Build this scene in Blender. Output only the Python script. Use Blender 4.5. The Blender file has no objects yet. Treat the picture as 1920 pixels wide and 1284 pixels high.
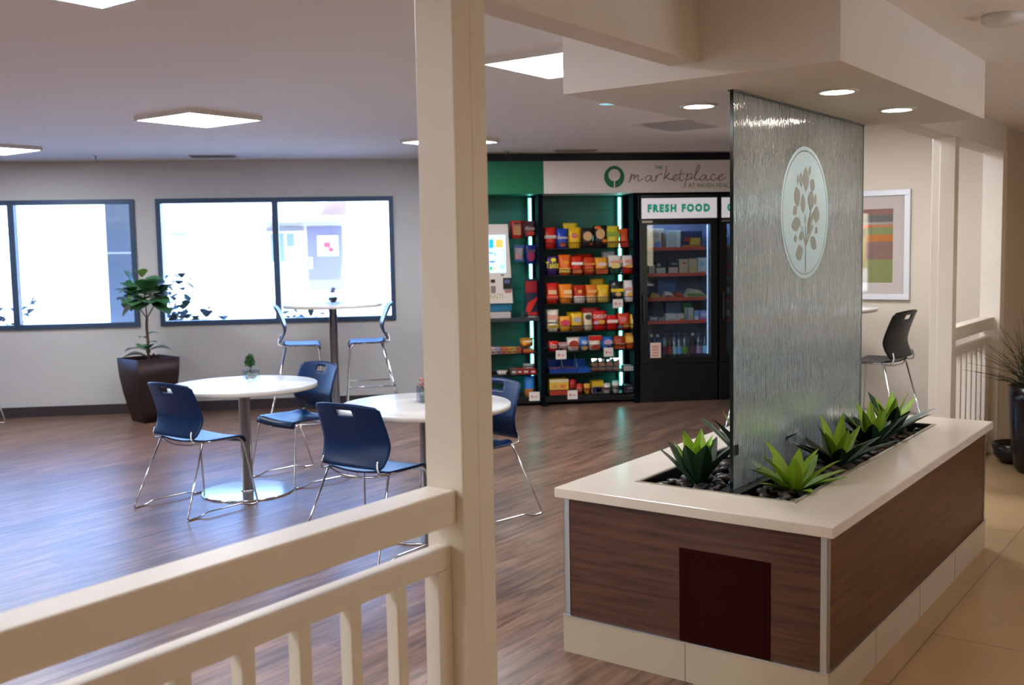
import bpy, bmesh, math, random
from math import sin, cos, pi, radians, sqrt
from mathutils import Vector, Matrix
random.seed(7)
S = bpy.context.scene
COL = S.collection

# ------------------------------------------------------------------ camera and frames
F_PX, CAM_Z = 1942.03, 1.59816
CX = Vector((0.99140, -0.12916, -0.01843)); CX.normalize()
PIT, ROL, BW = 0.0892, -0.0185, 1.4427

def fit_camera():
    X = Vector((sin(BW), cos(BW), 0)); Y = Vector((-cos(BW), sin(BW), 0))
    def cw(v): return Vector((X.dot(v), Y.dot(v), v.z))
    q = -ROL
    R = Vector((1, 0, 0)); Fw = Vector((0, cos(PIT), -sin(PIT))); U = Vector((0, sin(PIT), cos(PIT)))
    return cw(R*cos(q)-U*sin(q)), cw(R*sin(q)+U*cos(q)), cw(Fw), cw
CXv, CYv, CFv, cw = fit_camera()
CAM = Vector((0, 0, CAM_Z))
PB = cw(Vector((1.0508, 3.3503, 0)))            # near corner of the planter box
AA = 0.6320
LA = cw(Vector((sin(AA), cos(AA), 0))); SA = cw(Vector((-cos(AA), sin(AA), 0)))
PA = math.atan2(LA.y, LA.x)                     # rotation of the planter grid

def ray(px, py): return CFv + CXv*((px-960)/F_PX) - CYv*((py-642)/F_PX)
def at_y(px, py, y): d = ray(px, py); return CAM + d*(y/d.y)
def at_z(px, py, z): d = ray(px, py); return CAM + d*((z-CAM_Z)/d.z)
def P(u, v, z=0.0): return PB + LA*u + SA*v + Vector((0, 0, z))

cd = bpy.data.cameras.new('camera'); cam = bpy.data.objects.new('camera', cd); COL.objects.link(cam)
cd.sensor_width = 36.0; cd.lens = F_PX/1920*36.0; cd.clip_start = 0.05; cd.clip_end = 300
M = Matrix((CXv, CYv, -CFv)).transposed().to_4x4(); M.translation = CAM
cam.matrix_world = M
cd.dof.use_dof = True; cd.dof.focus_distance = 4.3; cd.dof.aperture_fstop = 4.0
S.camera = cam

# ------------------------------------------------------------------ materials
def srgb(*c):
    out = []
    for x in c:
        x /= 255.0
        out.append(x/12.92 if x <= 0.04045 else ((x+0.055)/1.055)**2.4)
    return (*out, 1.0)
MATS = {}
def mat(name, col=(200, 200, 200), rough=0.5, metal=0.0, emit=None, es=0.0, trans=0.0, ior=1.45, noise=0.0, nscale=20.0, coat=0.0, bump=0.0, alpha=1.0, spec=None):
    if name in MATS: return MATS[name]
    m = bpy.data.materials.new(name); m.use_nodes = True
    nt = m.node_tree; b = nt.nodes['Principled BSDF']
    b.inputs['Base Color'].default_value = srgb(*col)
    b.inputs['Roughness'].default_value = rough; b.inputs['Metallic'].default_value = metal
    b.inputs['Transmission Weight'].default_value = trans; b.inputs['IOR'].default_value = ior
    b.inputs['Coat Weight'].default_value = coat
    if spec is not None: b.inputs['Specular IOR Level'].default_value = spec
    if emit: b.inputs['Emission Color'].default_value = srgb(*emit); b.inputs['Emission Strength'].default_value = es
    if noise or bump:
        tc = nt.nodes.new('ShaderNodeTexCoord'); nz = nt.nodes.new('ShaderNodeTexNoise')
        nz.inputs['Scale'].default_value = nscale; nz.inputs['Detail'].default_value = 4
        nt.links.new(tc.outputs['Object'], nz.inputs['Vector'])
        if noise:
            mx = nt.nodes.new('ShaderNodeMix'); mx.data_type = 'RGBA'
            c = srgb(*col)
            mx.inputs[6].default_value = tuple(max(0, x*(1-noise)) for x in c[:3])+(1,)
            mx.inputs[7].default_value = tuple(min(1, x*(1+noise)) for x in c[:3])+(1,)
            nt.links.new(nz.outputs['Fac'], mx.inputs[0]); nt.links.new(mx.outputs[2], b.inputs['Base Color'])
        if bump:
            bp = nt.nodes.new('ShaderNodeBump'); bp.inputs['Strength'].default_value = bump; bp.inputs['Distance'].default_value = 0.01
            nt.links.new(nz.outputs['Fac'], bp.inputs['Height']); nt.links.new(bp.outputs['Normal'], b.inputs['Normal'])
    MATS[name] = m
    return m

def wood_mat(name, c1, c2, rough, scale=(1, 14, 14), plank=None, coat=0.0, bumps=0.0):
    m = bpy.data.materials.new(name); m.use_nodes = True; nt = m.node_tree; N = nt.nodes; L = nt.links
    b = N['Principled BSDF']; b.inputs['Roughness'].default_value = rough; b.inputs['Coat Weight'].default_value = coat
    tc = N.new('ShaderNodeTexCoord'); mp = N.new('ShaderNodeMapping'); mp.inputs['Scale'].default_value = scale
    L.new(tc.outputs['Object'], mp.inputs['Vector'])
    nz = N.new('ShaderNodeTexNoise'); nz.inputs['Scale'].default_value = 3.0; nz.inputs['Detail'].default_value = 8; nz.inputs['Roughness'].default_value = 0.6; nz.inputs['Distortion'].default_value = 0.4
    L.new(mp.outputs['Vector'], nz.inputs['Vector'])
    cr = N.new('ShaderNodeValToRGB'); cr.color_ramp.elements[0].position = 0.32; cr.color_ramp.elements[1].position = 0.68
    cr.color_ramp.elements[0].color = srgb(*c1); cr.color_ramp.elements[1].color = srgb(*c2)
    L.new(nz.outputs['Fac'], cr.inputs['Fac'])
    out = cr.outputs['Color']
    if plank:
        bk = N.new('ShaderNodeTexBrick'); bk.inputs['Scale'].default_value = 1.0
        bk.inputs['Brick Width'].default_value = plank[0]; bk.inputs['Row Height'].default_value = plank[1]
        bk.inputs['Mortar Size'].default_value = 0.0015; bk.inputs['Mortar Smooth'].default_value = 0.1; bk.offset = 0.37
        bk.inputs['Color1'].default_value = (0.72, 0.72, 0.72, 1); bk.inputs['Color2'].default_value = (1.18, 1.14, 1.1, 1); bk.inputs['Mortar'].default_value = (0.45, 0.42, 0.4, 1)
        L.new(tc.outputs['Object'], bk.inputs['Vector'])
        mx = N.new('ShaderNodeMix'); mx.data_type = 'RGBA'; mx.blend_type = 'MULTIPLY'; mx.inputs[0].default_value = 1.0
        L.new(out, mx.inputs[6]); L.new(bk.outputs['Color'], mx.inputs[7]); out = mx.outputs[2]
    L.new(out, b.inputs['Base Color'])
    if bumps:
        bp = N.new('ShaderNodeBump'); bp.inputs['Strength'].default_value = bumps; bp.inputs['Distance'].default_value = 0.003
        L.new(nz.outputs['Fac'], bp.inputs['Height']); L.new(bp.outputs['Normal'], b.inputs['Normal'])
    MATS[name] = m
    return m

def tile_mat(name, c1, c2, mort, w, h, rough, off=(0, 0, 0)):
    m = bpy.data.materials.new(name); m.use_nodes = True; nt = m.node_tree; N = nt.nodes; L = nt.links
    b = N['Principled BSDF']; b.inputs['Roughness'].default_value = rough
    tc = N.new('ShaderNodeTexCoord'); mp = N.new('ShaderNodeMapping'); mp.inputs['Location'].default_value = off
    L.new(tc.outputs['Object'], mp.inputs['Vector'])
    bk = N.new('ShaderNodeTexBrick'); bk.inputs['Scale'].default_value = 1.0
    bk.inputs['Brick Width'].default_value = w; bk.inputs['Row Height'].default_value = h
    bk.inputs['Mortar Size'].default_value = 0.003; bk.offset = 0.5
    bk.inputs['Color1'].default_value = srgb(*c1); bk.inputs['Color2'].default_value = srgb(*c2); bk.inputs['Mortar'].default_value = srgb(*mort)
    L.new(mp.outputs['Vector'], bk.inputs['Vector'])
    nz = N.new('ShaderNodeTexNoise'); nz.inputs['Scale'].default_value = 2.5; nz.inputs['Detail'].default_value = 6
    L.new(tc.outputs['Object'], nz.inputs['Vector'])
    mr = N.new('ShaderNodeMapRange'); mr.inputs['To Min'].default_value = 0.82; mr.inputs['To Max'].default_value = 1.15
    L.new(nz.outputs['Fac'], mr.inputs['Value'])
    mx = N.new('ShaderNodeMix'); mx.data_type = 'RGBA'; mx.blend_type = 'MULTIPLY'; mx.inputs[0].default_value = 1
    L.new(bk.outputs['Color'], mx.inputs[6]); L.new(mr.outputs['Result'], mx.inputs[7]); L.new(mx.outputs[2], b.inputs['Base Color'])
    MATS[name] = m
    return m

def pane_mat(name, tint=(235, 245, 245), refl=0.08):
    m = bpy.data.materials.new(name); m.use_nodes = True; nt = m.node_tree; N = nt.nodes; L = nt.links
    for n in list(N):
        if n.type == 'BSDF_PRINCIPLED': N.remove(n)
    o = [n for n in N if n.type == 'OUTPUT_MATERIAL'][0]
    t = N.new('ShaderNodeBsdfTransparent'); t.inputs['Color'].default_value = srgb(*tint)
    g = N.new('ShaderNodeBsdfGlossy'); g.inputs['Roughness'].default_value = 0.02
    mx = N.new('ShaderNodeMixShader'); mx.inputs[0].default_value = refl
    L.new(t.outputs[0], mx.inputs[1]); L.new(g.outputs[0], mx.inputs[2]); L.new(mx.outputs[0], o.inputs['Surface'])
    MATS[name] = m
    return m

def rain_glass_mat(name):
    m = bpy.data.materials.new(name); m.use_nodes = True; nt = m.node_tree; N = nt.nodes; L = nt.links
    b = N['Principled BSDF']; o = [n for n in N if n.type == 'OUTPUT_MATERIAL'][0]
    b.inputs['Base Color'].default_value = srgb(246, 250, 249); b.inputs['Roughness'].default_value = 0.05
    b.inputs['Transmission Weight'].default_value = 1.0; b.inputs['IOR'].default_value = 1.33
    tc = N.new('ShaderNodeTexCoord'); mp = N.new('ShaderNodeMapping'); mp.inputs['Scale'].default_value = (1, 1, 0.11)
    L.new(tc.outputs['Object'], mp.inputs['Vector'])
    nz = N.new('ShaderNodeTexNoise'); nz.inputs['Scale'].default_value = 60; nz.inputs['Detail'].default_value = 2; nz.inputs['Distortion'].default_value = 0.6
    L.new(mp.outputs['Vector'], nz.inputs['Vector'])
    bp = N.new('ShaderNodeBump'); bp.inputs['Strength'].default_value = 1.0; bp.inputs['Distance'].default_value = 0.0050
    L.new(nz.outputs['Fac'], bp.inputs['Height']); L.new(bp.outputs['Normal'], b.inputs['Normal'])
    tl = N.new('ShaderNodeBsdfTranslucent'); tl.inputs['Color'].default_value = srgb(225, 236, 234)
    df = N.new('ShaderNodeBsdfDiffuse'); df.inputs['Color'].default_value = srgb(215, 225, 224)
    L.new(bp.outputs['Normal'], df.inputs['Normal'])
    m2 = N.new('ShaderNodeMixShader'); m2.inputs[0].default_value = 0.5
    L.new(tl.outputs[0], m2.inputs[1]); L.new(df.outputs[0], m2.inputs[2])
    mx = N.new('ShaderNodeMixShader'); mx.inputs[0].default_value = 0.15
    L.new(b.outputs[0], mx.inputs[1]); L.new(m2.outputs[0], mx.inputs[2]); L.new(mx.outputs[0], o.inputs['Surface'])
    MATS[name] = m
    return m

WOODFLOOR = wood_mat('wood_plank_floor', (80, 58, 47), (148, 117, 98), 0.33, (0.9, 9, 9), (1.22, 0.15))
WALNUT = wood_mat('walnut_laminate', (50, 24, 14), (100, 58, 36), 0.38, (0.8, 16, 16))
WALNUT2 = wood_mat('walnut_laminate_side', (50, 27, 19), (98, 60, 42), 0.38, (0.8, 16, 16))
TILE = tile_mat('beige_floor_tile', (180, 152, 112), (176, 148, 109), (132, 108, 80), 1.2, 0.6, 0.33, (0.2, 0.07, 0))
BASETILE = mat('base_tile', (186, 172, 150), 0.35, noise=0.06, nscale=4)
CEIL = mat('ceiling_paint', (242, 238, 234), 0.9, noise=0.02, nscale=2)
WALL = mat('wall_paint', (194, 193, 195), 0.85, noise=0.02, nscale=3)
WALLT = mat('wall_paint_warm', (208, 196, 180), 0.85, noise=0.02, nscale=3)
TRIMW = mat('white_gloss_trim_paint', (230, 221, 208), 0.38, noise=0.015, nscale=6)
SOFF = mat('soffit_paint', (226, 221, 214), 0.85)
BASEB = mat('dark_baseboard_vinyl', (50, 42, 48), 0.5)
FRAME = mat('dark_bronze_window_frame', (52, 74, 102), 0.4, 0.2)  # bluish window glare is mixed into the dark bronze colour
PANE = pane_mat('window_glass', (212, 228, 250), 0.05)  # bluish tint added to cool the daylight and the floor glare
PANE2 = pane_mat('clear_window_glass', (250, 250, 250), 0.05)
FPANE = pane_mat('fridge_glass', (232, 240, 244), 0.03)
QUARTZ = mat('white_quartz', (216, 205, 192), 0.16, noise=0.03, nscale=8)
ALU = mat('brushed_aluminium', (190, 190, 192), 0.32, 1.0)
CHROME = mat('chrome', (215, 216, 220), 0.10, 1.0)
STEEL = mat('polished_steel', (214, 212, 212), 0.36, 1.0)
BLACK = mat('black_plastic', (14, 14, 16), 0.4)
TRAYM = mat('black_tray', (12, 11, 11), 0.5)
MAHOG = mat('dark_red_brown_panel', (44, 8, 6), 0.65, spec=.06)
NAVY = mat('navy_plastic', (5, 38, 80), 0.34, spec=.35)
DARKP = mat('black_chair_plastic', (7, 7, 9), 0.4, spec=.3)
WLAM = mat('white_laminate', (242, 240, 238), 0.14)
WEDGE = mat('white_table_edge', (218, 214, 208), 0.4)
LIGHTM = mat('lit_diffuser', (255, 255, 255), 0.5, emit=(248, 250, 255), es=25.0)
DOWN = mat('lit_downlight', (255, 255, 255), 0.5, emit=(255, 240, 222), es=36.0)
WARM = mat('lit_warm_lamp', (255, 255, 255), 0.5, emit=(255, 214, 160), es=75.0)
LEDT = mat('teal_led_tube', (255, 255, 255), 0.5, emit=(120, 250, 244), es=7.5)
LEDW = mat('white_led_tube', (255, 255, 255), 0.5, emit=(190, 216, 255), es=.6)
WHITEP = mat('white_painted_metal', (222, 218, 214), 0.4)
RAIN = rain_glass_mat('rain_textured_glass')
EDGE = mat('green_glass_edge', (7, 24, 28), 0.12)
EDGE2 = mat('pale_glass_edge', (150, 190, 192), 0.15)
FROST = mat('frosted_etching', (190, 216, 230), 0.75)
FROSTD = mat('clear_etched_leaf', (154, 160, 162), 0.5)
PEBB = [mat('dark_pebble_%s' % n, c, 0.32, noise=0.2, nscale=9) for n, c in (('grey', (58, 56, 58)), ('brown', (74, 62, 54)), ('black', (30, 29, 31)))]
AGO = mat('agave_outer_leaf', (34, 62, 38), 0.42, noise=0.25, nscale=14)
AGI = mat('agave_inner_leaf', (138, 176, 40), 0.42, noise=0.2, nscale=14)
FIG = mat('fig_leaf', (66, 112, 70), 0.24, noise=0.25, nscale=10)
FIGY = mat('young_fig_leaf', (118, 150, 66), 0.35, noise=0.2, nscale=10)
BARK = mat('brown_bark', (84, 64, 50), 0.8, noise=0.2, nscale=20)
POTB = mat('brown_metallic_pot', (50, 34, 34), 0.42, 0.3, noise=0.2, nscale=5)
SOIL = mat('dark_soil', (30, 26, 28), 0.9, noise=0.3, nscale=30)
GREEN = mat('green_sign_panel', (0, 112, 74), 0.5)
SIGNW = mat('white_sign_panel', (240, 230, 224), 0.5)
INK = mat('brown_grey_lettering', (142, 118, 112), 0.6)
OLIVE = mat('olive_lettering', (150, 158, 110), 0.6)
GLET = mat('green_lettering', (0, 150, 120), 0.5)
SLAT = mat('teal_slat_panel', (6, 88, 76), 0.45)
UPR = mat('navy_rack_upright', (4, 8, 22), 0.8, spec=.1)
RACKB = mat('black_rack_wire', (10, 10, 12), 0.4, 0.2)
FRB = mat('black_fridge_shell', (9, 9, 11), 0.35)
FRI = mat('pale_fridge_liner', (128, 142, 172), 0.5)
PSTRIP = mat('red_price_strip', (205, 78, 64), 0.5)
CARD = mat('white_card', (224, 214, 206), 0.7)
SIGNL = mat('backlit_sign', (226, 222, 224), 0.5, emit=(235, 230, 240), es=0.26)

def cm(*c, rough=0.4, metal=0.0):
    return mat('coloured_%02x%02x%02x_%d_%d' % (*c, int(rough*100), int(metal*10)), c, rough, metal)

# ------------------------------------------------------------------ mesh building
class MB:
    def __init__(s): s.v = []; s.f = []; s.sm = []; s.mi = []; s.mats = []; s.cur = 0
    def use(s, m):
        if m not in s.mats: s.mats.append(m)
        s.cur = s.mats.index(m); return s
    def add(s, vs, fs, smooth=False, M=None):
        o = len(s.v)
        for p in vs:
            p = Vector(p)
            s.v.append(M @ p if M else p)
        for f in fs: s.f.append([i+o for i in f]); s.sm.append(smooth); s.mi.append(s.cur)
        return s
    def box(s, a, b, M=None):
        x0, y0, z0 = a; x1, y1, z1 = b
        return s.add([(x0,y0,z0),(x1,y0,z0),(x1,y1,z0),(x0,y1,z0),(x0,y0,z1),(x1,y0,z1),(x1,y1,z1),(x0,y1,z1)],
                     [(3,2,1,0),(4,5,6,7),(0,1,5,4),(1,2,6,5),(2,3,7,6),(3,0,4,7)], False, M)
    def cbox(s, a, b, c=0.005, M=None):
        bm = bmesh.new(); bmesh.ops.create_cube(bm, size=1)
        for v in bm.verts: v.co = Vector([(a[i]+b[i])/2 + v.co[i]*(b[i]-a[i]) for i in range(3)])
        bmesh.ops.bevel(bm, geom=bm.edges[:], offset=c, segments=2, affect='EDGES', profile=0.5)
        bm.verts.ensure_lookup_table()
        s.add([v.co.copy() for v in bm.verts], [[v.index for v in f.verts] for f in bm.faces], False, M); bm.free(); return s
    def loft(s, rings, cap=(True, True), smooth=True, closed=True, M=None):
        n = len(rings[0]); vs = [p for r in rings for p in r]; fs = []
        for i in range(len(rings)-1):
            for j in range(n if closed else n-1):
                k = (j+1) % n
                fs.append((i*n+j, i*n+k, (i+1)*n+k, (i+1)*n+j))
        s.add(vs, fs, smooth, M)
        caps = []
        if cap[0]: caps.append(list(range(n))[::-1])
        if cap[1]: caps.append([(len(rings)-1)*n+j for j in range(n)])
        if caps: s.add(vs, caps, False, M)
        return s
    def lathe(s, prof, n=24, M=None, smooth=True, cap=(True, True)):
        return s.loft([[(r*cos(2*pi*k/n), r*sin(2*pi*k/n), z) for k in range(n)] for r, z in prof], cap, smooth, True, M)
    def cyl(s, p, r, z0, z1, n=20):
        return s.lathe([(r, z0), (r, z1)], n, Matrix.Translation(Vector(p)))
    def tube(s, pts, r, n=8, M=None, cap=True, closed=False):
        pts = [Vector(p) for p in pts]; rings = []
        up = None
        for i, p in enumerate(pts):
            if closed: t = pts[(i+1) % len(pts)]-pts[i-1]
            else: t = pts[min(i+1, len(pts)-1)]-pts[max(i-1, 0)]
            t.normalize()
            if up is None:
                up = Vector((0, 0, 1)) if abs(t.z) < 0.9 else Vector((1, 0, 0))
            a = t.cross(up)
            if a.length < 1e-5: a = t.cross(Vector((0, 1, 0)))
            a.normalize(); b = a.cross(t); up = b
            rr = r[i] if isinstance(r, (list, tuple)) else r
            rings.append([p+a*rr*cos(2*pi*k/n)+b*rr*sin(2*pi*k/n) for k in range(n)])
        if closed: rings.append(rings[0])
        return s.loft(rings, (cap and not closed, cap and not closed), True, True, M)
    def prism(s, poly, z0, z1, M=None):
        n = len(poly)
        vs = [(x, y, z0) for x, y in poly]+[(x, y, z1) for x, y in poly]
        fs = [tuple(range(n))[::-1], tuple(range(n, 2*n))]+[(i, (i+1) % n, n+(i+1) % n, n+i) for i in range(n)]
        return s.add(vs, fs, False, M)
    def ball(s, c, r, nu=12, nv=8, sc=(1, 1, 1), M=None):
        rings = []
        for i in range(1, nv):
            a = pi*i/nv
            rings.append([(c[0]+r*sc[0]*sin(a)*cos(2*pi*k/nu), c[1]+r*sc[1]*sin(a)*sin(2*pi*k/nu), c[2]-r*sc[2]*cos(a)) for k in range(nu)])
        return s.loft(rings, (True, True), True, True, M)
    def sheet(s, fn, nu, nv, thick, skip=None, smooth=True, M=None):
        """two-sided sheet from fn(s,t) with s,t in 0..1, thickened along its normal"""
        bm = bmesh.new(); g = [[bm.verts.new(fn(i/nu, j/nv)) for j in range(nv+1)] for i in range(nu+1)]
        for i in range(nu):
            for j in range(nv):
                if skip and skip((i+.5)/nu, (j+.5)/nv): continue
                bm.faces.new((g[i][j], g[i+1][j], g[i+1][j+1], g[i][j+1]))
        for v in list(bm.verts):
            if not v.link_faces: bm.verts.remove(v)
        bm.normal_update()
        bmesh.ops.solidify(bm, geom=bm.faces[:], thickness=thick)
        bm.verts.ensure_lookup_table(); bm.verts.index_update()
        s.add([v.co.copy() for v in bm.verts], [[v.index for v in f.verts] for f in bm.faces], smooth, M); bm.free(); return s
    def build(s, name, m=None, parent=None, loc=(0, 0, 0), rotz=0.0):
        me = bpy.data.meshes.new(name)
        me.from_pydata([tuple(v) for v in s.v], [], s.f)
        ms = s.mats if s.mats else [m]
        for x in ms: me.materials.append(x)
        me.polygons.foreach_set('use_smooth', s.sm)
        if len(ms) > 1: me.polygons.foreach_set('material_index', s.mi)
        bm = bmesh.new(); bm.from_mesh(me); bmesh.ops.remove_doubles(bm, verts=bm.verts[:], dist=1e-6)
        bmesh.ops.recalc_face_normals(bm, faces=bm.faces[:]); bm.to_mesh(me); bm.free()
        o = bpy.data.objects.new(name, me); COL.objects.link(o)
        o.location = loc; o.rotation_euler = (0, 0, rotz)
        if parent: o.parent = parent
        return o

def text_mesh(txt, size, depth=0.002, bold=0.0, align='LEFT'):
    c = bpy.data.curves.new('t', 'FONT'); c.body = txt; c.size = size; c.extrude = depth/2; c.offset = bold; c.align_x = align; c.space_character = 1.0+bold*5
    c.resolution_u = 3
    o = bpy.data.objects.new('t', c); COL.objects.link(o)
    bpy.context.view_layer.update()
    me = bpy.data.meshes.new_from_object(o.evaluated_get(bpy.context.evaluated_depsgraph_get()))
    vs = [v.co.copy() for v in me.vertices]; fs = [list(p.vertices) for p in me.polygons]
    bpy.data.objects.remove(o); bpy.data.curves.remove(c); bpy.data.meshes.remove(me)
    return vs, fs
def text_fit(mb, txt, x0, x1, zc, h, y, bold=0.0, depth=0.003):
    """lettering on a plane facing -Y, stretched to run x0..x1 with cap height h centred at zc"""
    vs, fs = text_mesh(txt, 1.0, 0.002, bold)
    ax = min(v.x for v in vs); bx = max(v.x for v in vs); ay = min(v.y for v in vs); by = max(v.y for v in vs)
    out = [((v.x-ax)/(bx-ax)*(x1-x0)+x0, y-(depth if v.z > 0 else 0), zc-h/2+(v.y-ay)/(by-ay)*h) for v in vs]
    mb.add(out, fs)

def props(o, label=None, cat=None, group=None, kind=None):
    if label: o['label'] = label
    if cat: o['category'] = cat
    if group: o['group'] = group
    if kind: o['kind'] = kind
    return o
def thing(name, label, cat, loc=(0, 0, 0), rotz=0.0, group=None):
    o = bpy.data.objects.new(name, None); COL.objects.link(o); o.empty_display_size = 0.1
    o.location = loc; o.rotation_euler = (0, 0, rotz)
    return props(o, label, cat, group)
def struct(mb, name, m, loc=(0, 0, 0), rotz=0.0, label=None):
    o = mb.build(name, m, None, loc, rotz); return props(o, label, None, None, 'structure')
def dup(root, loc, rotz, label=None, group=None):
    r = root.copy(); COL.objects.link(r); r.location = loc; r.rotation_euler = (0, 0, rotz)
    if label: r['label'] = label
    if group: r['group'] = group
    for ch in list(root.children):
        c = ch.copy(); COL.objects.link(c); c.parent = r
        for g in list(ch.children):
            d = g.copy(); COL.objects.link(d); d.parent = c
    return r
def smoothpath(pts, n=5):
    pts = [Vector(p) for p in pts]; out = []
    for i in range(len(pts)-1):
        p0 = pts[max(i-1, 0)]; p1 = pts[i]; p2 = pts[i+1]; p3 = pts[min(i+2, len(pts)-1)]
        for k in range(n):
            t = k/n
            out.append(0.5*((2*p1)+(p2-p0)*t+(2*p0-5*p1+4*p2-p3)*t*t+(3*p1-p0-3*p2+p3)*t**3))
    out.append(pts[-1]); return out
def fillet(pts, r=0.03, n=5):
    pts = [Vector(p) for p in pts]; out = [pts[0]]
    for i in range(1, len(pts)-1):
        a, b, c = pts[i-1], pts[i], pts[i+1]
        d1 = (a-b); d2 = (c-b); rr = min(r, d1.length*.45, d2.length*.45)
        p = b+d1.normalized()*rr; q = b+d2.normalized()*rr
        for k in range(n+1):
            t = k/n; out.append((1-t)**2*p+2*t*(1-t)*b+t*t*q)
    out.append(pts[-1]); return out

# ------------------------------------------------------------------ the room
ZC, ZK = 2.56, 2.45                      # dining ceiling, corridor ceiling
WY = 10.948                              # inner face of the window wall
VB0, VB1 = 0.49, 0.605                   # the line of posts, beam and railing
def u_at_x(v, x): return (x-PB.x-SA.x*v)/LA.x
def u_at_y(v, y): return (y-PB.y-SA.y*v)/LA.y
def xy(u, v): p = P(u, v); return (p.x, p.y)
m = MB(); m.prism([(u, v) for u, v in ((u_at_x(.52, -9.1), .52), (9.0, .52), ((Vector((P(9.0, .52).x, 11.05, 0))-PB).dot(LA), (Vector((P(9.0, .52).x, 11.05, 0))-PB).dot(SA)), (u_at_y((Vector((-9.1, 11.05, 0))-PB).dot(SA), 11.05), (Vector((-9.1, 11.05, 0))-PB).dot(SA)))], -.12, 0); struct(m, 'floor', WOODFLOOR, PB, PA)
m = MB(); m.box((-19, -3.1, -0.12), (7, 0.52, 0.0)); struct(m, 'floor_tile', TILE, PB, PA)
m = MB(); m.prism([(-9.16, 11.1), xy(u_at_x(VB0, -9.16), VB0), xy(9.0, VB0), (P(9.0, VB0).x, 11.1)], ZC, ZC+0.15); struct(m, 'ceiling', CEIL)
m = MB(); m.prism([xy(u_at_x(-4.6, -9.16), -4.6), xy(6.9, -4.6), xy(6.9, VB0+.01), xy(u_at_x(VB0+.01, -9.16), VB0+.01)], ZK, ZC-0.001); struct(m, 'ceiling_corridor', CEIL)  # unseen outer overhang added to keep sun off the corridor window

WINS = [(-7.55, -5.18), (-4.78, -2.412), (-2.205, 0.187)]
WS, WT = 0.887, 2.178
m = MB(); xs = -9.0
for a, b in WINS:
    m.box((xs, WY, 0), (a, WY+0.16, ZC)); m.box((a, WY, 0), (b, WY+0.16, WS)); m.box((a, WY, WT), (b, WY+0.16, ZC)); xs = b
m.box((xs, WY, 0), (6.9, WY+0.16, ZC)); struct(m, 'wall_back', WALL)
m = MB(); ys = -13
for y0, y1 in ((-5.0, -2.0), (0.6, 1.9)):
    m.box((-9.16, ys, 0), (-9, y0, ZC)); m.box((-9.16, y0, 0), (-9, y1, .5)); m.box((-9.16, y0, 2.3), (-9, y1, ZC)); ys = y1
m.box((-9.16, ys, 0), (-9, 11.1, ZC)); struct(m, 'wall_left', WALL)
def side_window(n, loc, rz, w_, z0, z1):
    w = bpy.data.objects.new('window_%d' % n, None); COL.objects.link(w); w.location = loc; w.rotation_euler.z = rz; props(w, None, None, None, 'structure'); h = w_/2
    m = MB(); m.box((-h, -.05, z0), (h, .05, z0+.06)); m.box((-h, -.05, z1-.06), (h, .05, z1)); m.box((-h, -.05, z0+.06), (-h+.06, .05, z1-.06)); m.box((h-.06, -.05, z0+.06), (h, .05, z1-.06)); m.box((-.03, -.05, z0+.06), (.03, .05, z1-.06)); m.build('frame', FRAME, w)
    m = MB(); m.box((-h+.06, -.003, z0+.06), (h-.06, .003, z1-.06)); m.build('pane', PANE2, w)
side_window(4, (-9.08, -3.5, 0), pi/2, 3.0, .5, 2.3); side_window(5, (-9.08, 1.25, 0), pi/2, 1.3, .5, 2.3)  # unseen windows added as cool fill for ceiling and near post
m = MB(); m.box((-9, WY-0.014, 0), (1.0, WY, 0.102)); struct(m, 'baseboard_back', BASEB)

for i, (a, b) in enumerate(WINS):
    w = bpy.data.objects.new('window_%d' % (i+1), None); COL.objects.link(w); w.location = ((a+b)/2, WY, 0)
    props(w, None, None, None, 'structure')
    ox = (a+b)/2; h = (b-a)/2
    m = MB(); f = 0.048
    m.box((-h, -0.02, WS), (h, 0.09, WS+f)); m.box((-h, -0.02, WT-f), (h, 0.09, WT))
    m.box((-h, -0.02, WS+f), (-h+f, 0.09, WT-f)); m.box((h-f, -0.02, WS+f), (h, 0.09, WT-f))
    m.build('frame', FRAME, w)
    mx = (-3.60-ox) if i == 1 else (-1.022-ox if i == 2 else 0)
    m = MB(); m.box((mx-0.03, -0.015, WS+f), (mx+0.03, 0.08, WT-f)); m.build('mullion', FRAME, w)
    for s0, s1 in ((-h+f, mx-0.03), (mx+0.03, h-f)):
        m = MB(); m.box((s0, 0.045, WS+f), (s1, 0.051, WT-f)); m.build('pane', PANE, w)

# picture wall beyond the planter and its return
UW = 5.18
m = MB(); m.box((UW, 0.50, 0), (UW+0.12, 2.42, ZC)); m.box((UW+0.12, 2.30, 0), (UW+3.6, 2.42, ZC)); struct(m, 'wall_picture', WALLT, PB, PA)
m = MB(); m.box((UW+0.12, 0.505, 0), (UW+1.6, 0.6, ZC)); struct(m, 'wall_hall', WALLT, PB, PA)
m = MB(); m.box((6.75, -4.5, 0.66), (6.87, 0.6, ZK)); struct(m, 'wall_corridor_end', WALLT, PB, PA)
m = MB(); m.box((6.73, -4.5, 0), (6.87, 0.6, 0.66)); struct(m, 'trim_1', wood_mat('brown_wainscot', (88, 52, 34), (122, 78, 52), 0.5, (14, 14, 1)), PB, PA)
m = MB(); us = -18.2
for u0, u1, z0, z1 in ((0.9, 2.3, 1.2, 2.25),):
    m.box((us, -3.1, 0), (u0, -3.0, ZK)); m.box((u0, -3.1, 0), (u1, -3.0, z0)); m.box((u0, -3.1, z1), (u1, -3.0, ZK)); us = u1
m.box((us, -3.1, 0), (6.75, -3.0, ZK)); struct(m, 'wall_corridor', WALLT, PB, PA)
side_window(6, P(1.6, -3.05), PA, 1.4, 1.2, 2.25)

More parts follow.
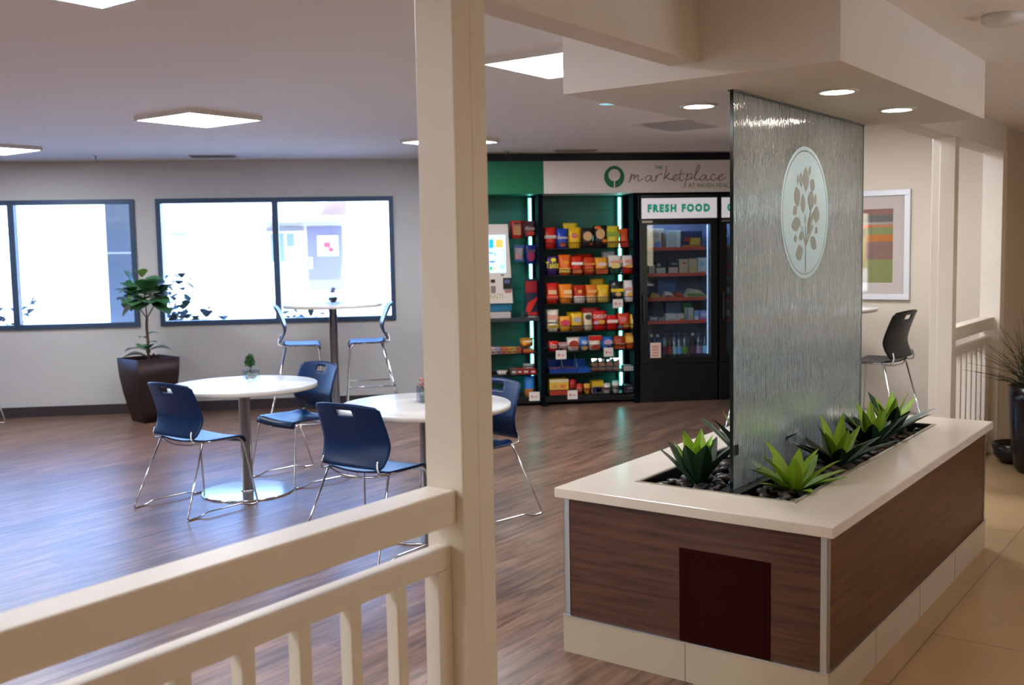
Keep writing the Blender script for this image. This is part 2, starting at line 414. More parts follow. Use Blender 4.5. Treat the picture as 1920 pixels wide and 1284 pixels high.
# beam, soffit, posts
m = MB(); m.box((-9, VB0, 2.232), (0.03, VB1, ZC-0.002)); struct(m, 'trim_2', SOFF, PB, PA)
m = MB()
m.box((0.02, 0.0, 2.18), (2.08, 1.055, ZC-0.002)); soff = struct(m, 'ceiling_soffit', SOFF, PB, PA)
m = MB(); m.box((2.08, VB0, 2.255), (UW, VB1+0.04, ZC-0.002)); struct(m, 'trim_3', SOFF, PB, PA)
m = MB(); m.cbox((-1.343, 0.48, 0), (-1.276, 0.60, 2.234), 0.003); m.cbox((-1.272, 0.484, 0), (-1.208, 0.596, 2.234), 0.003); m.box((-1.277, 0.486, 0), (-1.271, 0.594, 2.234))
struct(m, 'column_1', TRIMW, PB, PA)
m = MB(); m.cbox((3.68, 0.50, 0), (3.78, 0.592, 2.256), 0.003); m.cbox((3.70, 0.595, 0), (3.78, 0.645, 2.256), 0.003); struct(m, 'column_2', TRIMW, PB, PA)
m = MB(); m.cbox((5.03, 0.48, 0), (5.179, 0.62, 2.256), 0.003); struct(m, 'column_3', TRIMW, PB, PA)

def railing(label, u0, u1, v0, v1, ztop, step, start, stile_end, loc_u):
    t = thing('railing', label, 'railing', P(loc_u, (v0+v1)/2), PA, 'painted railings between the posts')
    vc = (v0+v1)/2; a = u0-loc_u; b = u1-loc_u; hw = (v1-v0)/2
    m = MB(); m.cbox((a, -hw, ztop-0.088), (b, hw, ztop), 0.006); m.build('top_rail', TRIMW, t)
    m = MB(); m.cbox((a, -hw*.55, ztop-0.205), (b, hw*.45, ztop-0.147), 0.004); m.build('lower_rail', TRIMW, t)
    m = MB(); m.cbox((a, -hw*.55, 0.09), (b, hw*.45, 0.145), 0.004); m.build('bottom_rail', TRIMW, t)
    m = MB(); m.cbox((a, -hw*.3, 0), (a+0.05, hw*.3, 0.09), 0.003); m.build('foot', TRIMW, t)
    m = MB(); m.cbox((b-0.06, -hw*.3, 0), (b-0.01, hw*.3, 0.09), 0.003); m.build('foot', TRIMW, t)
    m = MB(); m.cbox((b-0.053, -hw*.55, 0.145), (b-0.001, hw*.45, ztop-0.205), 0.003); m.build('end_stile', TRIMW, t)
    u = start-loc_u
    first = None
    while u > a+0.02:
        if u < b-0.075:
            if first is None:
                m = MB(); m.cbox((-0.0175, -hw*.45, 0.145), (0.0175, hw*.33, ztop-0.205), 0.003)
                first = m.build('baluster', TRIMW, t); o = first
            else:
                o = first.copy(); COL.objects.link(o); o.parent = t
            o.location = (u, 0, 0)
        u -= step
    return t
railing('long cream painted railing with square balusters against the near post', -4.6, -1.343, 0.50, 0.595, 1.0, 0.155, -1.527, True, -2.9)
railing('short cream painted railing beyond the planter beside the framed picture', 3.78, 5.03, 0.52, 0.615, 1.035, 0.155, 4.93, True, 4.3)

# ------------------------------------------------------------------ ceiling lights
def panel(c, label, on=True):
    t = thing('ceiling_light', label, 'ceiling light', (c[0], c[1], ZC), PA, 'square ceiling light panels')
    m = MB(); h = 0.305
    m.box((-h, -h, -0.03), (-h+0.014, h, 0)); m.box((h-0.014, -h, -0.03), (h, h, 0)); m.box((-h+0.014, -h, -0.03), (h-0.014, -h+0.014, 0)); m.box((-h+0.014, h-0.014, -0.03), (h-0.014, h, 0))
    m.build('frame', WHITEP, t)
    m = MB(); m.box((-h+0.014, -h+0.014, -0.029), (h-0.014, h-0.014, -0.02)); m.build('diffuser', LIGHTM, t)
for c, lb in (((-1.195, 7.514), 'bright square ceiling panel above the round table with the small tree in glass'),
              ((-0.985, 3.745), 'bright square ceiling panel cut by the top edge of the photo'),
              ((-3.27, 9.52), 'bright square ceiling panel near the left window cut by the photo edge'),
              ((0.98, 5.31), 'bright square ceiling panel between the near post and the soffit'),
              ((0.66, 9.06), 'bright square ceiling panel half hidden behind the near post close to the window wall')):
    panel(c, lb)
for c in ((-3.2, 5.80), (-5.4, 7.8), (-0.6+3.5, 7.35+3.5-2.1)):
    pass
for c, lb in (((-3.35, 5.95), 'square ceiling panel over the open floor beyond the left edge of the photo'),  # unseen panels added as fill light for floor, rail and post
              ((-2.68, 1.91), 'square ceiling panel above the near railing, out of the photo'),
              ((-5.04, 4.17), 'square ceiling panel far beyond the left photo edge'),
              ((-4.40, 0.10), 'square ceiling panel to the left of the viewer, out of the photo'),
              ((-6.70, 2.30), 'square ceiling panel by the left wall, out of the photo'),
              ((3.05, 6.8), 'square ceiling panel in front of the framed picture, hidden from the viewer by the soffit')):  # added to brighten the picture wall, hidden by the soffit
    panel(c, lb)

def downlight(u, v, z, label, lamp=DOWN, r=0.062):
    t = thing('downlight', label, 'downlight', P(u, v, z), PA, 'round recessed downlights')
    m = MB(); m.lathe([(r+0.018, 0), (r+0.018, -0.004), (r, -0.006), (r, -0.001), (r+0.018, 0)], 28, cap=(False, False)); m.build('trim_ring', WHITEP, t)
    m = MB(); m.lathe([(r, -0.0045), (r*.6, -0.003)], 28); m.build('lamp', lamp, t)
downlight(0.678, 0.233, 2.18, 'lit round downlight in the soffit in front of the textured glass')
downlight(0.67, 0.81, 2.18, 'lit round downlight in the soffit to the left of the textured glass')
downlight(1.40, 0.215, 2.18, 'lit round downlight in the soffit at its right end')
downlight(1.40, 0.81, 2.18, 'round downlight in the soffit behind the textured glass')
downlight(2.749, 2.483, ZC, 'small round downlight faintly lit teal in the dining ceiling beside the soffit', mat('dim_lamp', (150, 200, 208), 0.2, emit=(150, 225, 232), es=.5), 0.06)  # teal reflection painted as lamp colour with a faint glow
for u, v in ((-4.6, -2.0), (-2.4, -2.0), (-0.2, -2.0), (2.0, -2.0), (5.4, -1.7)):  # the farthest lamp is added to lighten the corridor end
    downlight(u, v, ZK, 'warm round downlight in the corridor ceiling outside the photo', WARM, 0.07)

def ceil_item(name, label, cat, loc, rot, fn, matl):
    m = MB(); fn(m); o = m.build(name, matl, None, loc, rot); return props(o, label, cat)
t = thing('air_diffuser', 'square grey white air diffuser on the dining ceiling left of the glass panel', 'air vent', (2.42, 8.0, ZC), PA)
m = MB(); m.loft([[(-.31, -.31, 0), (.31, -.31, 0), (.31, .31, 0), (-.31, .31, 0)], [(-.31, -.31, -.012), (.31, -.31, -.012), (.31, .31, -.012), (-.31, .31, -.012)], [(-.25, -.25, -.004), (.25, -.25, -.004), (.25, .25, -.004), (-.25, .25, -.004)]], smooth=False); m.build('frame', WHITEP, t)
m = MB(); m.loft([[(-.25, -.25, -.004), (.25, -.25, -.004), (.25, .25, -.004), (-.25, .25, -.004)], [(-.2, -.2, -.03), (.2, -.2, -.03), (.2, .2, -.03), (-.2, .2, -.03)]], smooth=False); m.build('plate', mat('vent_grey', (176, 172, 170), 0.5), t)
def vent(loc, label):
    t = thing('ceiling_vent', label, 'air vent', loc, 0.0)
    m = MB(); m.box((-.22, -.09, -.008), (.22, .09, 0)); m.build('frame', mat('vent_grey', (176, 172, 170), 0.5), t)
    m = MB()
    for k in range(6): m.box((-.2, -.075+k*.027, -.014), (.2, -.062+k*.027, -.008))
    m.build('slat', mat('vent_slat_grey', (120, 116, 116), 0.5), t)
vent((-1.54, 10.45, ZC), 'small grey ceiling vent above the window near the potted fig')
vent((1.96, 10.1, ZC), 'small grey ceiling vent in front of the marketplace sign')
def sprinkler(loc, label):
    t = thing('ceiling_sprinkler', label, 'sprinkler', (loc[0], loc[1], loc[2]+.002), 0.0)
    m = MB(); m.lathe([(.04, 0), (.04, -.006), (.014, -.01), (.01, -.03), (.004, -.034)], 16); m.build('body', CHROME, t)
    m = MB(); m.lathe([(.02, -.036), (.02, -.034)], 14); m.build('deflector', CHROME, t)
sprinkler((-2.62, 10.40, ZC), 'small sprinkler head on the ceiling above the left window')
sprinkler((1.30, 10.15, ZC), 'small sprinkler head on the ceiling above the green sign panel')
m = MB(); m.lathe([(.075, 0), (.075, -.02), (.06, -.036), (.03, -.042)], 28); props(m.build('smoke_detector', WHITEP, None, P(1.03, -.277, ZK)), 'round white smoke detector on the corridor ceiling at the top right', 'smoke detector')

# ------------------------------------------------------------------ planter
t = thing('planter_box', 'long low planter box with walnut sides and a white stone top', 'planter', P(1.22, 0.5556), PA)
L2, W2 = 1.22, 0.5556
def pl(u, v, z): return (u-L2, v-W2, z)
LN, WD, ZT = 2.44, 1.1112, 0.665
iu0, iu1, iv0, iv1 = 0.262, 2.185, 0.240, 0.872
m = MB(); ti = 0.04
o_ = [(0, 0), (LN, 0), (LN, WD), (0, WD)]; i_ = [(iu0, iv0), (iu1, iv0), (iu1, iv1), (iu0, iv1)]
vs = []
for z in (ZT-ti, ZT):
    vs += [pl(a, b, z) for a, b in o_]+[pl(a, b, z) for a, b in i_]
fs = []
for k in range(4):
    n = (k+1) % 4
    fs += [(8+k, 8+n, 12+n, 12+k), (k, 4+k, 4+n, n), (k, n, 8+n, 8+k), (4+k, 12+k, 12+n, 4+n)]
m.add(vs, fs); top = m.build('stone_top', QUARTZ, t)
bv = top.modifiers.new('edge', 'BEVEL'); bv.width = 0.004; bv.segments = 2
m = MB(); c = 0.03
m.box(pl(c, c, 0.15), pl(c+0.02, WD-c, ZT-ti)); m.build('front_panel', wood_mat('walnut_front', (52, 25, 16), (100, 60, 40), 0.38, (16, 0.8, 16)), t)
m = MB(); m.box(pl(c+0.02, c, 0.15), pl(LN-c, c+0.02, ZT-ti)); m.build('side_panel', WALNUT, t)
m = MB(); m.box(pl(c+0.02, WD-c-0.02, 0.15), pl(LN-c, WD-c, ZT-ti)); m.build('side_panel', WALNUT, t)
m = MB(); m.box(pl(LN-c-0.02, c+0.02, 0.15), pl(LN-c, WD-c-0.02, ZT-ti)); m.build('end_panel', MATS['walnut_front'], t)
for u, v, du, dv in ((c, c, 1, 1), (c, WD-c, 1, -1), (LN-c, c, -1, 1), (LN-c, WD-c, -1, -1)):
    m = MB(); e = 0.003; w = 0.022
    a = pl(u-e*du, v-e*dv, 0.15); b = pl(u+w*du, v+0.001*dv, ZT-ti)
    m.box([min(a[i], b[i]) for i in range(3)], [max(a[i], b[i]) for i in range(3)])
    a = pl(u-e*du, v-e*dv, 0.15); b = pl(u+0.001*du, v+w*dv, ZT-ti)
    m.box([min(a[i], b[i]) for i in range(3)], [max(a[i], b[i]) for i in range(3)])
    m.build('corner_trim', ALU, t)
m = MB(); e = 0.008
m.box(pl(c-e, c-e, 0), pl(c+0.02, WD-c+e, 0.146)); m.box(pl(c+0.02, c-e, 0), pl(LN-c+e, c+0.02, 0.146)); m.box(pl(c+0.02, WD-c-0.02, 0), pl(LN-c+e, WD-c+e, 0.146)); m.box(pl(LN-c-0.02, c+0.02, 0), pl(LN-c+e, WD-c-0.02, 0.146))
base = m.build('tiled_base', BASETILE, t)
GROUT = mat('grout', (120, 108, 92), 0.9)
m = MB(); m.box(pl(c-e-0.0006, .5535, 0), pl(c-e, .5565, 0.146)); m.build('tile_joint', GROUT, base)
for u in (0.55, 1.16, 1.77): m = MB(); m.box(pl(u-.0015, c-e-0.0006, 0), pl(u+.0015, c-e, 0.146)); m.build('tile_joint', GROUT, base)
m = MB(); m.box(pl(c-e-0.002, c-e-0.002, 0.146), pl(c+0.002, WD-c+e+0.002, 0.151)); m.box(pl(c+0.002, c-e-0.002, 0.146), pl(LN-c+e, c+0.002, 0.151)); m.build('base_trim', ALU, t)
m = MB(); m.cbox(pl(c-0.004, 0.23, 0.152), pl(c, 0.58, 0.50), 0.001)
acc = m.build('access_panel', MAHOG, t); acc['label'] = 'dark red brown access hatch'
m = MB()
for a, b in (((0.23+.02, 0.18), (0.23+.026, .48)), ((.58-.026, .18), (.58-.02, .48)), ((.25, .474), (.56, .48))): m.box(pl(c-0.0055, a[0], a[1]), pl(c-0.004, b[0], b[1]))
m.build('moulding', mat('hatch_moulding', (36, 8, 6), 0.6, spec=.1), acc)
m = MB(); w = 0.015
m.box(pl(iu0-w, iv0-w, ZT-0.001), pl(iu1+w, iv0, ZT+0.003)); m.box(pl(iu0-w, iv1, ZT-0.001), pl(iu1+w, iv1+w, ZT+0.003)); m.box(pl(iu0-w, iv0, ZT-0.001), pl(iu0, iv1, ZT+0.003)); m.box(pl(iu1, iv0, ZT-0.001), pl(iu1+w, iv1, ZT+0.003))
m.build('tray_rim', mat('satin_tray_rim', (176, 166, 150), .35, .9), t)
m = MB(); zb = ZT-0.075
m.box(pl(iu0, iv0, zb-0.01), pl(iu1, iv1, zb)); m.box(pl(iu0, iv0, zb), pl(iu0+.004, iv1, ZT)); m.box(pl(iu1-.004, iv0, zb), pl(iu1, iv1, ZT)); m.box(pl(iu0+.004, iv0, zb), pl(iu1-.004, iv0+.004, ZT)); m.box(pl(iu0+.004, iv1-.004, zb), pl(iu1-.004, iv1, ZT))
m.build('tray', TRAYM, t)
m = MB(); m.box(pl(0.30, 0.475, zb), pl(2.0, 0.565, ZT-0.012)); m.build('glass_channel', mat('dark_channel', (26, 26, 28), 0.25, 0.6), t)

# textured glass panel
GV, GU0, GU1 = 0.52, 0.35, 1.90
t = thing('glass_divider', 'tall rain-textured glass panel rising from the planter, etched with a round tree emblem', 'glass divider', P((GU0+GU1)/2, GV), PA)
gh = (GU1-GU0)/2; gb = ZT-0.012
m = MB(); m.box((-gh+0.004, -0.006, gb), (gh-0.004, 0.006, 2.18)); m.build('pane', RAIN, t)
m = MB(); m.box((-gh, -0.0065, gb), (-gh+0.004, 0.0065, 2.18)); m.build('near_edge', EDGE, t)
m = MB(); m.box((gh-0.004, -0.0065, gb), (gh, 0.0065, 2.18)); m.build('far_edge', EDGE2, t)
m = MB(); m.box((-gh, -0.016, 2.175), (gh, -0.0075, 2.18)); m.box((-gh, 0.0075, 2.175), (gh, 0.016, 2.18)); m.build('ceiling_channel', mat('channel_grey', (126, 126, 122), 0.5), t)
m = MB(); m.cbox((-gh-.004, -0.018, gb+.14), (-gh+.03, -0.0075, gb+.18), 0.002); m.build('clip', BLACK, t)
ec, er, ez = 1.105-(GU0+GU1)/2, 0.285, 1.735
Mf = Matrix.Translation((ec, -0.0068, ez)) @ Matrix.Rotation(pi/2, 4, 'X')
def ringf(mb, r0, r1, z0, z1, n=64):
    mb.loft([[(r0*cos(2*pi*k/n), r0*sin(2*pi*k/n), z0) for k in range(n)], [(r1*cos(2*pi*k/n), r1*sin(2*pi*k/n), z0) for k in range(n)], [(r1*cos(2*pi*k/n), r1*sin(2*pi*k/n), z1) for k in range(n)], [(r0*cos(2*pi*k/n), r0*sin(2*pi*k/n), z1) for k in range(n)], [(r0*cos(2*pi*k/n), r0*sin(2*pi*k/n), z0) for k in range(n)]], (False, False), False, True, Mf)
m = MB(); ringf(m, er*.945, er, 0, 0.0008); m.prism([(er*.925*cos(2*pi*k/64), er*.925*sin(2*pi*k/64)) for k in range(64)], 0, 0.0008, Mf)
emb = m.build('emblem', FROST, t); emb['label'] = 'frosted round emblem with a tree'
def leafpoly(cx, cy, ln, w, ang, n=8):
    pts = []
    for k in range(n+1):
        s = k/n; pts.append((s*ln-ln/2, w/2*sin(pi*s)**0.8))
    for k in range(1, n):
        s = 1-k/n; pts.append((s*ln-ln/2, -w/2*sin(pi*s)**0.8))
    ca, sa = cos(ang), sin(ang)
    return [(cx+x*ca-y*sa, cy+x*sa+y*ca) for x, y in pts]
m = MB()
# leaves measured on the emblem: dx,dy in emblem radii (x stretched back to a circle), length, width, lean
for dx, dy, ln, w, a in ((0.0, .52, .36, .22, 90), (-.20, .50, .22, .12, 95), (.28, .44, .2, .18, 62), (-.33, .50, .16, .06, 80), (.16, .66, .14, .08, 80),
                         (-.36, .24, .30, .22, 108), (-.12, .14, .28, .16, 92), (.22, .20, .30, .24, 75), (.42, .22, .18, .08, 85), (.46, -.02, .26, .24, 80),
                         (-.44, .03, .14, .16, 130), (-.40, -.18, .21, .32, 100), (.16, -.18, .30, .15, 75), (.28, -.06, .16, .08, 70), (.46, -.27, .12, .10, 60),
                         (-.18, -.36, .14, .17, 110), (-.42, -.40, .12, .10, 110), (.34, -.47, .20, .26, 60), (-.25, -.62, .24, .26, 110), (-.02, -.1, .16, .05, 95)):
    m.prism(leafpoly(dx*er, dy*er*.98, ln*er*1.05, w*er*1.15, radians(a)), 0.0009, 0.0016, Mf)
m.prism([(-.025*er, -.90*er), (.025*er, -.90*er), (.012*er, -.2*er), (-.012*er, -.2*er)], 0.0009, 0.0016, Mf)
for x1, y1 in ((.30, -.2), (-.3, -.1), (.2, .05), (-.15, -.25)):
    m.prism([(-.01*er, -.5*er), (.012*er, -.52*er), (x1*er+.01, y1*er), (x1*er, y1*er+.01)], 0.0009, 0.0016, Mf)
m.build('tree_motif', FROSTD, emb)

# agaves
def agave(mb, mb2, n_out, n_in, ln, wd, seed, spread=1.0):
    rnd = random.Random(seed)
    def blade(b, az, tilt, L, W):
        rings = []; N = 9
        for k in range(N+1):
            s = k/N
            th = tilt + (0.35*s if tilt < 1.0 else 0.12*s)*spread
            # integrate along curve
            rings.append((s, th))
        x = 0.014; z = 0.0; px = []; dl = L/N
        for s, th in rings:
            px.append((x, z)); x += dl*sin(th); z += dl*cos(th)
        vs = []; fs = []
        for k, (s, th) in enumerate(rings):
            w = W*(0.60+0.95*s if s < 0.42 else (1.0*(1-((s-0.42)/0.58)**1.6)))*0.5+0.0006
            cx, cz = px[k]; nx, nz = -cos(th), sin(th)
            cup = 0.28*w; tk = 0.0035*(1-s)+0.0006
            for yy, off in ((-w, cup), (0, 0), (w, cup)):
                vs.append((cx+nx*off, yy, cz+nz*off))
            vs.append((cx-nx*tk*1.6, 0, cz-nz*tk*1.6))
        for k in range(N):
            a, c = k*4, (k+1)*4
            for i, j in ((0, 1), (1, 2), (2, 3), (3, 0)): fs.append((a+i, a+j, c+j, c+i))
        fs.append((0, 1, 2, 3)); fs.append(tuple(N*4+i for i in range(4)))
        b.add(vs, fs, False, Matrix.Rotation(az, 4, 'Z'))
    for k in range(n_out):
        blade(mb, 2*pi*k/n_out+rnd.uniform(-.2, .2), rnd.uniform(.75, 1.15)*spread, ln*rnd.uniform(.85, 1.12), wd)
    for k in range(n_in):
        blade(mb2, 2*pi*k/n_in+rnd.uniform(-.25, .25)+.3, rnd.uniform(.18, .62)*spread, ln*rnd.uniform(.75, 1.0), wd*.92)
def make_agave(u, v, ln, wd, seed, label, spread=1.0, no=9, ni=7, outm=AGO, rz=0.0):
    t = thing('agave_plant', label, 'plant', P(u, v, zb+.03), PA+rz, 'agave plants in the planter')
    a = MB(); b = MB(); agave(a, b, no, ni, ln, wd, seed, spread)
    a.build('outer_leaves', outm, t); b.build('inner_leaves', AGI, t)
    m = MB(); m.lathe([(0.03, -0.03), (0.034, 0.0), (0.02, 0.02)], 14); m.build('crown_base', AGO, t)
make_agave(0.50, 0.735, .24, .088, 3, 'upright agave with dark outer leaves at the near left corner of the tray', .58, 8, 8)
make_agave(0.60, 0.365, .24, .066, 11, 'wide agave with bright green leaves in front of the glass nearest the viewer', 1.12, 8, 6, mat('agave_bright_leaf', (124, 164, 44), 0.42, noise=.25, nscale=14))
make_agave(0.98, 0.72, .30, .066, 21, 'agave behind the glass at its near end', .8)
make_agave(1.13, 0.37, .25, .060, 33, 'agave in front of the glass, second from the viewer', .98)
make_agave(1.52, 0.74, .34, .072, 41, 'agave seen blurred through the glass at its far end', .75)
make_agave(1.66, 0.385, .24, .062, 55, 'agave in front of the glass, third from the viewer', .82)
make_agave(2.02, 0.40, .25, .064, 64, 'agave at the far right end of the tray', .85)

# pebbles
pebs = []
rp = random.Random(5)
for k in range(9):
    m = MB(); r = 0.024
    m.ball((0, 0, r*.62), r, 12, 8, (rp.uniform(.85, 1.35), rp.uniform(.8, 1.1), rp.uniform(.55, .7)))
    pebs.append(m)
ag = [(0.50, .735), (0.60, .365), (.98, .72), (1.13, .37), (1.52, .74), (1.66, .385), (2.02, .40)]
placed = []; pebble_mesh = {}
tries = 0
while len(placed) < 190 and tries < 6000:
    tries += 1
    u = iu0+.04+rp.random()**1.3*(iu1-iu0-.08); v = rp.uniform(iv0+.04, iv1-.04)
    if .462 < v < .578: continue
    if any((u-a)**2+(v-b)**2 < .055**2 for a, b in ag): continue
    if any((u-a)**2+(v-b)**2 < .052**2 for a, b in placed): continue
    placed.append((u, v)); k = rp.randrange(9)
    if k not in pebble_mesh:
        o = pebs[k].build('pebble', PEBB[k % 3])
        props(o, 'smooth dark river pebble on the bed of the planter tray', 'pebble', 'river pebbles in the planter tray'); pebble_mesh[k] = o
    else:
        o = pebble_mesh[k].copy(); COL.objects.link(o)
    s = rp.uniform(.75, 1.15)
    o.location = P(u, v, zb+.030); o.rotation_euler = (0, 0, rp.uniform(0, 6.28)); o.scale = (s, s, s)
m = MB(); m.box((iu0+.005, iv0+.005, zb), (iu1-.005, .474, zb+.0305)); m.box((iu0+.005, .566, zb), (iu1-.005, iv1-.005, zb+.0305))
o = m.build('gravel_bed', mat('black_gravel', (22, 20, 20), 0.7, noise=.5, nscale=90, bump=.8), None, PB, PA)
props(o, 'bed of small black gravel under the pebbles in the planter tray', 'gravel', None, 'stuff')

# ------------------------------------------------------------------ chairs, stools and tables
def make_seat(t, dz, shell):
    m = MB()
    def seat(s, q):
        x = (s-.5)*2; y = -.125+q*.365
        w = .205+.03*sin(pi*min(1, q*1.15)*.5)
        z = .452+dz-.016*(1-x*x)*(1-.4*q)+.012*max(0, .18-q)/.18
        if q > .86: d = (q-.86)/.14; z -= .045*d*d; y -= .012*d*d
        if q < .08: w *= 1-.25*(1-q/.08)**2
        return (x*w, y, z)
    m.sheet(seat, 14, 18, .009); m.build('seat', shell, t)
    m = MB()
    def back(s, q):
        x = (s-.5)*2; z = .474+dz+q*.342
        w = .216+.020*sin(min(1, q/.36)*pi/2) if q < .36 else .236-.012*(q-.36)/.64
        if q > .9: w *= 1-.09*((q-.9)/.1)**2.2
        if q < .06: w *= 1-.06*((.06-q)/.06)**2
        yy = -.150+.050*sin(min(1, q/.36)*pi/2) if q < .36 else -.100-.080*((q-.36)/.64)**1.25
        return (x*w, yy-.035*(1-x*x)*(.35+.65*q), z-.012*x*x*(1 if q > .9 else 0))
    def slot(s, q): return abs(s-.5) < .125 and .80 < q < .905
    m.sheet(back, 24, 20, .008, slot); m.build('backrest', shell, t)
def make_chair(name, label, group, shell, dz=0.0):
    t = thing(name, label, 'bar stool' if dz else 'chair', (0, 0, 0), 0, group)
    make_seat(t, dz, shell); r = .0058 if not dz else .0075
    for sx in (-1, 1):
        zt = .438+dz; fw = .282 if not dz else .285
        pts = [(sx*.215, -.095, zt), (sx*fw, -.275, r), (sx*fw, -.19, r), (sx*fw, -.13, .026), (sx*fw, .13, .026), (sx*fw, .19, r), (sx*fw, .262, r), (sx*.228, .205, zt-.03), (sx*.222, .17, zt+.002), (sx*.212, -.08, zt+.004)]
        if dz: pts[2:6] = []
        m = MB(); m.tube(fillet(pts, .022, 4), r, 8)
        m.build('sled_leg', CHROME, t)
        m = MB(); m.tube(smoothpath([(sx*.207, -.08, zt+.004), (sx*.206, -.150, zt+.010), (sx*.196, -.160, zt+.045), (sx*.19, -.150, zt+.08)], 4), .006, 8); m.build('back_bracket', CHROME, t)
    m = MB(); m.tube(smoothpath([(-.21, -.09, zt), (-.12, -.118, zt-.016), (0, -.128, zt-.022), (.12, -.118, zt-.016), (.21, -.09, zt)], 5), r, 8); m.build('rear_rod', CHROME, t)
    m = MB(); m.tube([(-.215, .12, zt-.004), (.215, .12, zt-.004)], r, 8); m.build('front_rod', CHROME, t)
    if dz:
        m = MB(); z = .33; a = .265; m.tube(fillet([(-a, -.2, z), (-a, .238, z), (a, .238, z), (a, -.2, z), (-a, -.2, z), (-a, .1, z)], .02, 3), .007, 8); m.build('foot_ring', CHROME, t)
    return t
def hd(dx, dy): return math.atan2(dy, dx)-pi/2
g1 = 'navy sled chairs at the round tables'
ch = make_chair('sled_chair', 'navy sled chair before the round table with the small tree, back to the viewer', g1, NAVY)
ch.location = (-1.19, 6.745, 0); ch.rotation_euler.z = hd(.70, .71)
dup(ch, (-.565, 7.46, 0), hd(-.79, -.61), 'navy sled chair beyond the round table with the small tree, facing the viewer', g1)
dup(ch, (-.07, 5.575, 0), hd(.66, .75), 'navy plastic sled chair just behind the near railing, its back to the viewer', g1)
dup(ch, (.565, 6.16, 0), hd(-.80, -.60), 'navy plastic sled chair half hidden behind the near post, facing the viewer', g1)
g2 = 'bar stools at the high tables'
st = make_chair('bar_stool', 'tall navy bar stool at the left of the high table by the window', g2, NAVY, .30)
st.location = (-.78, 10.02, 0); st.rotation_euler.z = hd(1, .05)
dup(st, (-.07, 10.12, 0), hd(-1, -.05), 'tall navy bar stool at the right of the high table by the window', g2)
dup(st, (-3.92, 10.30, 0), hd(-1, .0), 'tall bar stool mostly cut off by the left photo edge, one leg in view', g2)
BT2 = P(4.48, 1.70)
sb = make_chair('bar_stool', 'black bar stool under the framed picture, its back to the right', g2, DARKP, .30)
sb.location = P(4.36, 1.14); sb.rotation_euler.z = PA+hd(.08, 1)
dup(sb, P(4.49, 2.08), PA+hd(.05, -1), 'black bar stool behind the near edge of the glass panel, one leg in view', g2)

def make_table(name, label, group, H, r, base_r):
    t = thing(name, label, 'table', (0, 0, 0), 0, group)
    m = MB(); m.use(WLAM); m.lathe([(r-.003, H), (r*.5, H), (.02, H)], 64)
    m.use(WEDGE); m.lathe([(r-.006, H-.03), (r, H-.026), (r, H-.003), (r-.003, H)], 64, cap=(True, False)); m.build('tabletop', None, t)
    m = MB(); m.lathe([(.038, .014), (.038, H-.045), (.11, H-.04), (.11, H-.03)], 28); m.build('column', STEEL, t)
    m = MB(); m.lathe([(base_r, 0), (base_r, .008)], 64, cap=(True, False)); m.lathe([(base_r, .008), (base_r-.004, .012)], 64, cap=(False, False)); m.lathe([(base_r-.004, .012), (.05, .0125)], 64, smooth=False, cap=(False, True)); m.lathe([(.05, .012), (.045, .022)], 40); m.build('base_plate', mat('mirror_steel', (225, 226, 230), .12, 1.0), t)
    return t
g3 = 'white round tables on steel columns'
t1 = make_table('round_table', 'white round table with the small potted tree, on a steel column', g3, .735, .487, .305); t1.location = (-.91, 7.075, 0)
dup(t1, (.25, 5.857, 0), 0, 'white round table crossed by the near post, on a steel column', g3)
t3 = make_table('high_round_table', 'white round high table in front of the window', g3, 1.115, .47, .255); t3.location = (-.43, 10.06, 0)
dup(t3, BT2, 0, 'white round high table behind the textured glass panel under the framed picture', g3)

def glass_cube(loc, label, fill, h=.075, rz=.5):
    t = thing('plant_in_glass', label, 'tabletop plant', loc, rz)
    m = MB(); a = .045; q = .004
    m.box((-a, -a, 0), (a, a, .006)); m.box((-a, -a, .006), (-a+q, a, h)); m.box((a-q, -a, .006), (a, a, h)); m.box((-a+q, -a, .006), (a-q, -a+q, h)); m.box((-a+q, a-q, .006), (a-q, a, h))
    m.build('glass_cube', pane_mat('cube_glass', (240, 246, 250), .16) if 'cube_glass' not in MATS else MATS['cube_glass'], t)
    fill(t, a, h); return t
def tuft(m, c, r, n, ln, seed, M=None, w=.004):
    rr = random.Random(seed)
    for k in range(n):
        d = Vector((rr.gauss(0, 1), rr.gauss(0, 1), rr.gauss(0, 1))).normalized()
        p = Vector(c)+d*r*rr.uniform(.2, 1); q = p+d*ln; s = d.cross(Vector((rr.random(), rr.random(), rr.random()))).normalized()*w
        e = d.cross(s).normalized()*w*.4
        m.add([p-s, p+s, q, p+e], [(0, 1, 2), (0, 3, 2), (1, 2, 3), (0, 1, 3)])
def fill1(t, a, h):
    m = MB(); m.ball((.012, 0, .035), .03, 12, 8, (1, .9, .95)); m.ball((-.022, .01, .022), .016, 10, 7); m.build('stone', mat('dark_stone', (66, 70, 76), .5, noise=.2), t)
    m = MB(); m.tube([(-.002, 0, .05), (0, .002, .09), (-.004, 0, .12)], .003, 6); m.build('stem', BARK, t)
    m = MB(); tuft(m, (-.006, 0, .128), .032, 240, .018, 3, w=.006); tuft(m, (-.004, 0, .156), .024, 130, .016, 5, w=.006); m.build('foliage', mat('moss_green', (62, 104, 58), .6, noise=.3), t)
glass_cube(at_z(471, 713, .735), 'small green tree in a clear glass cube on the front round table', fill1)
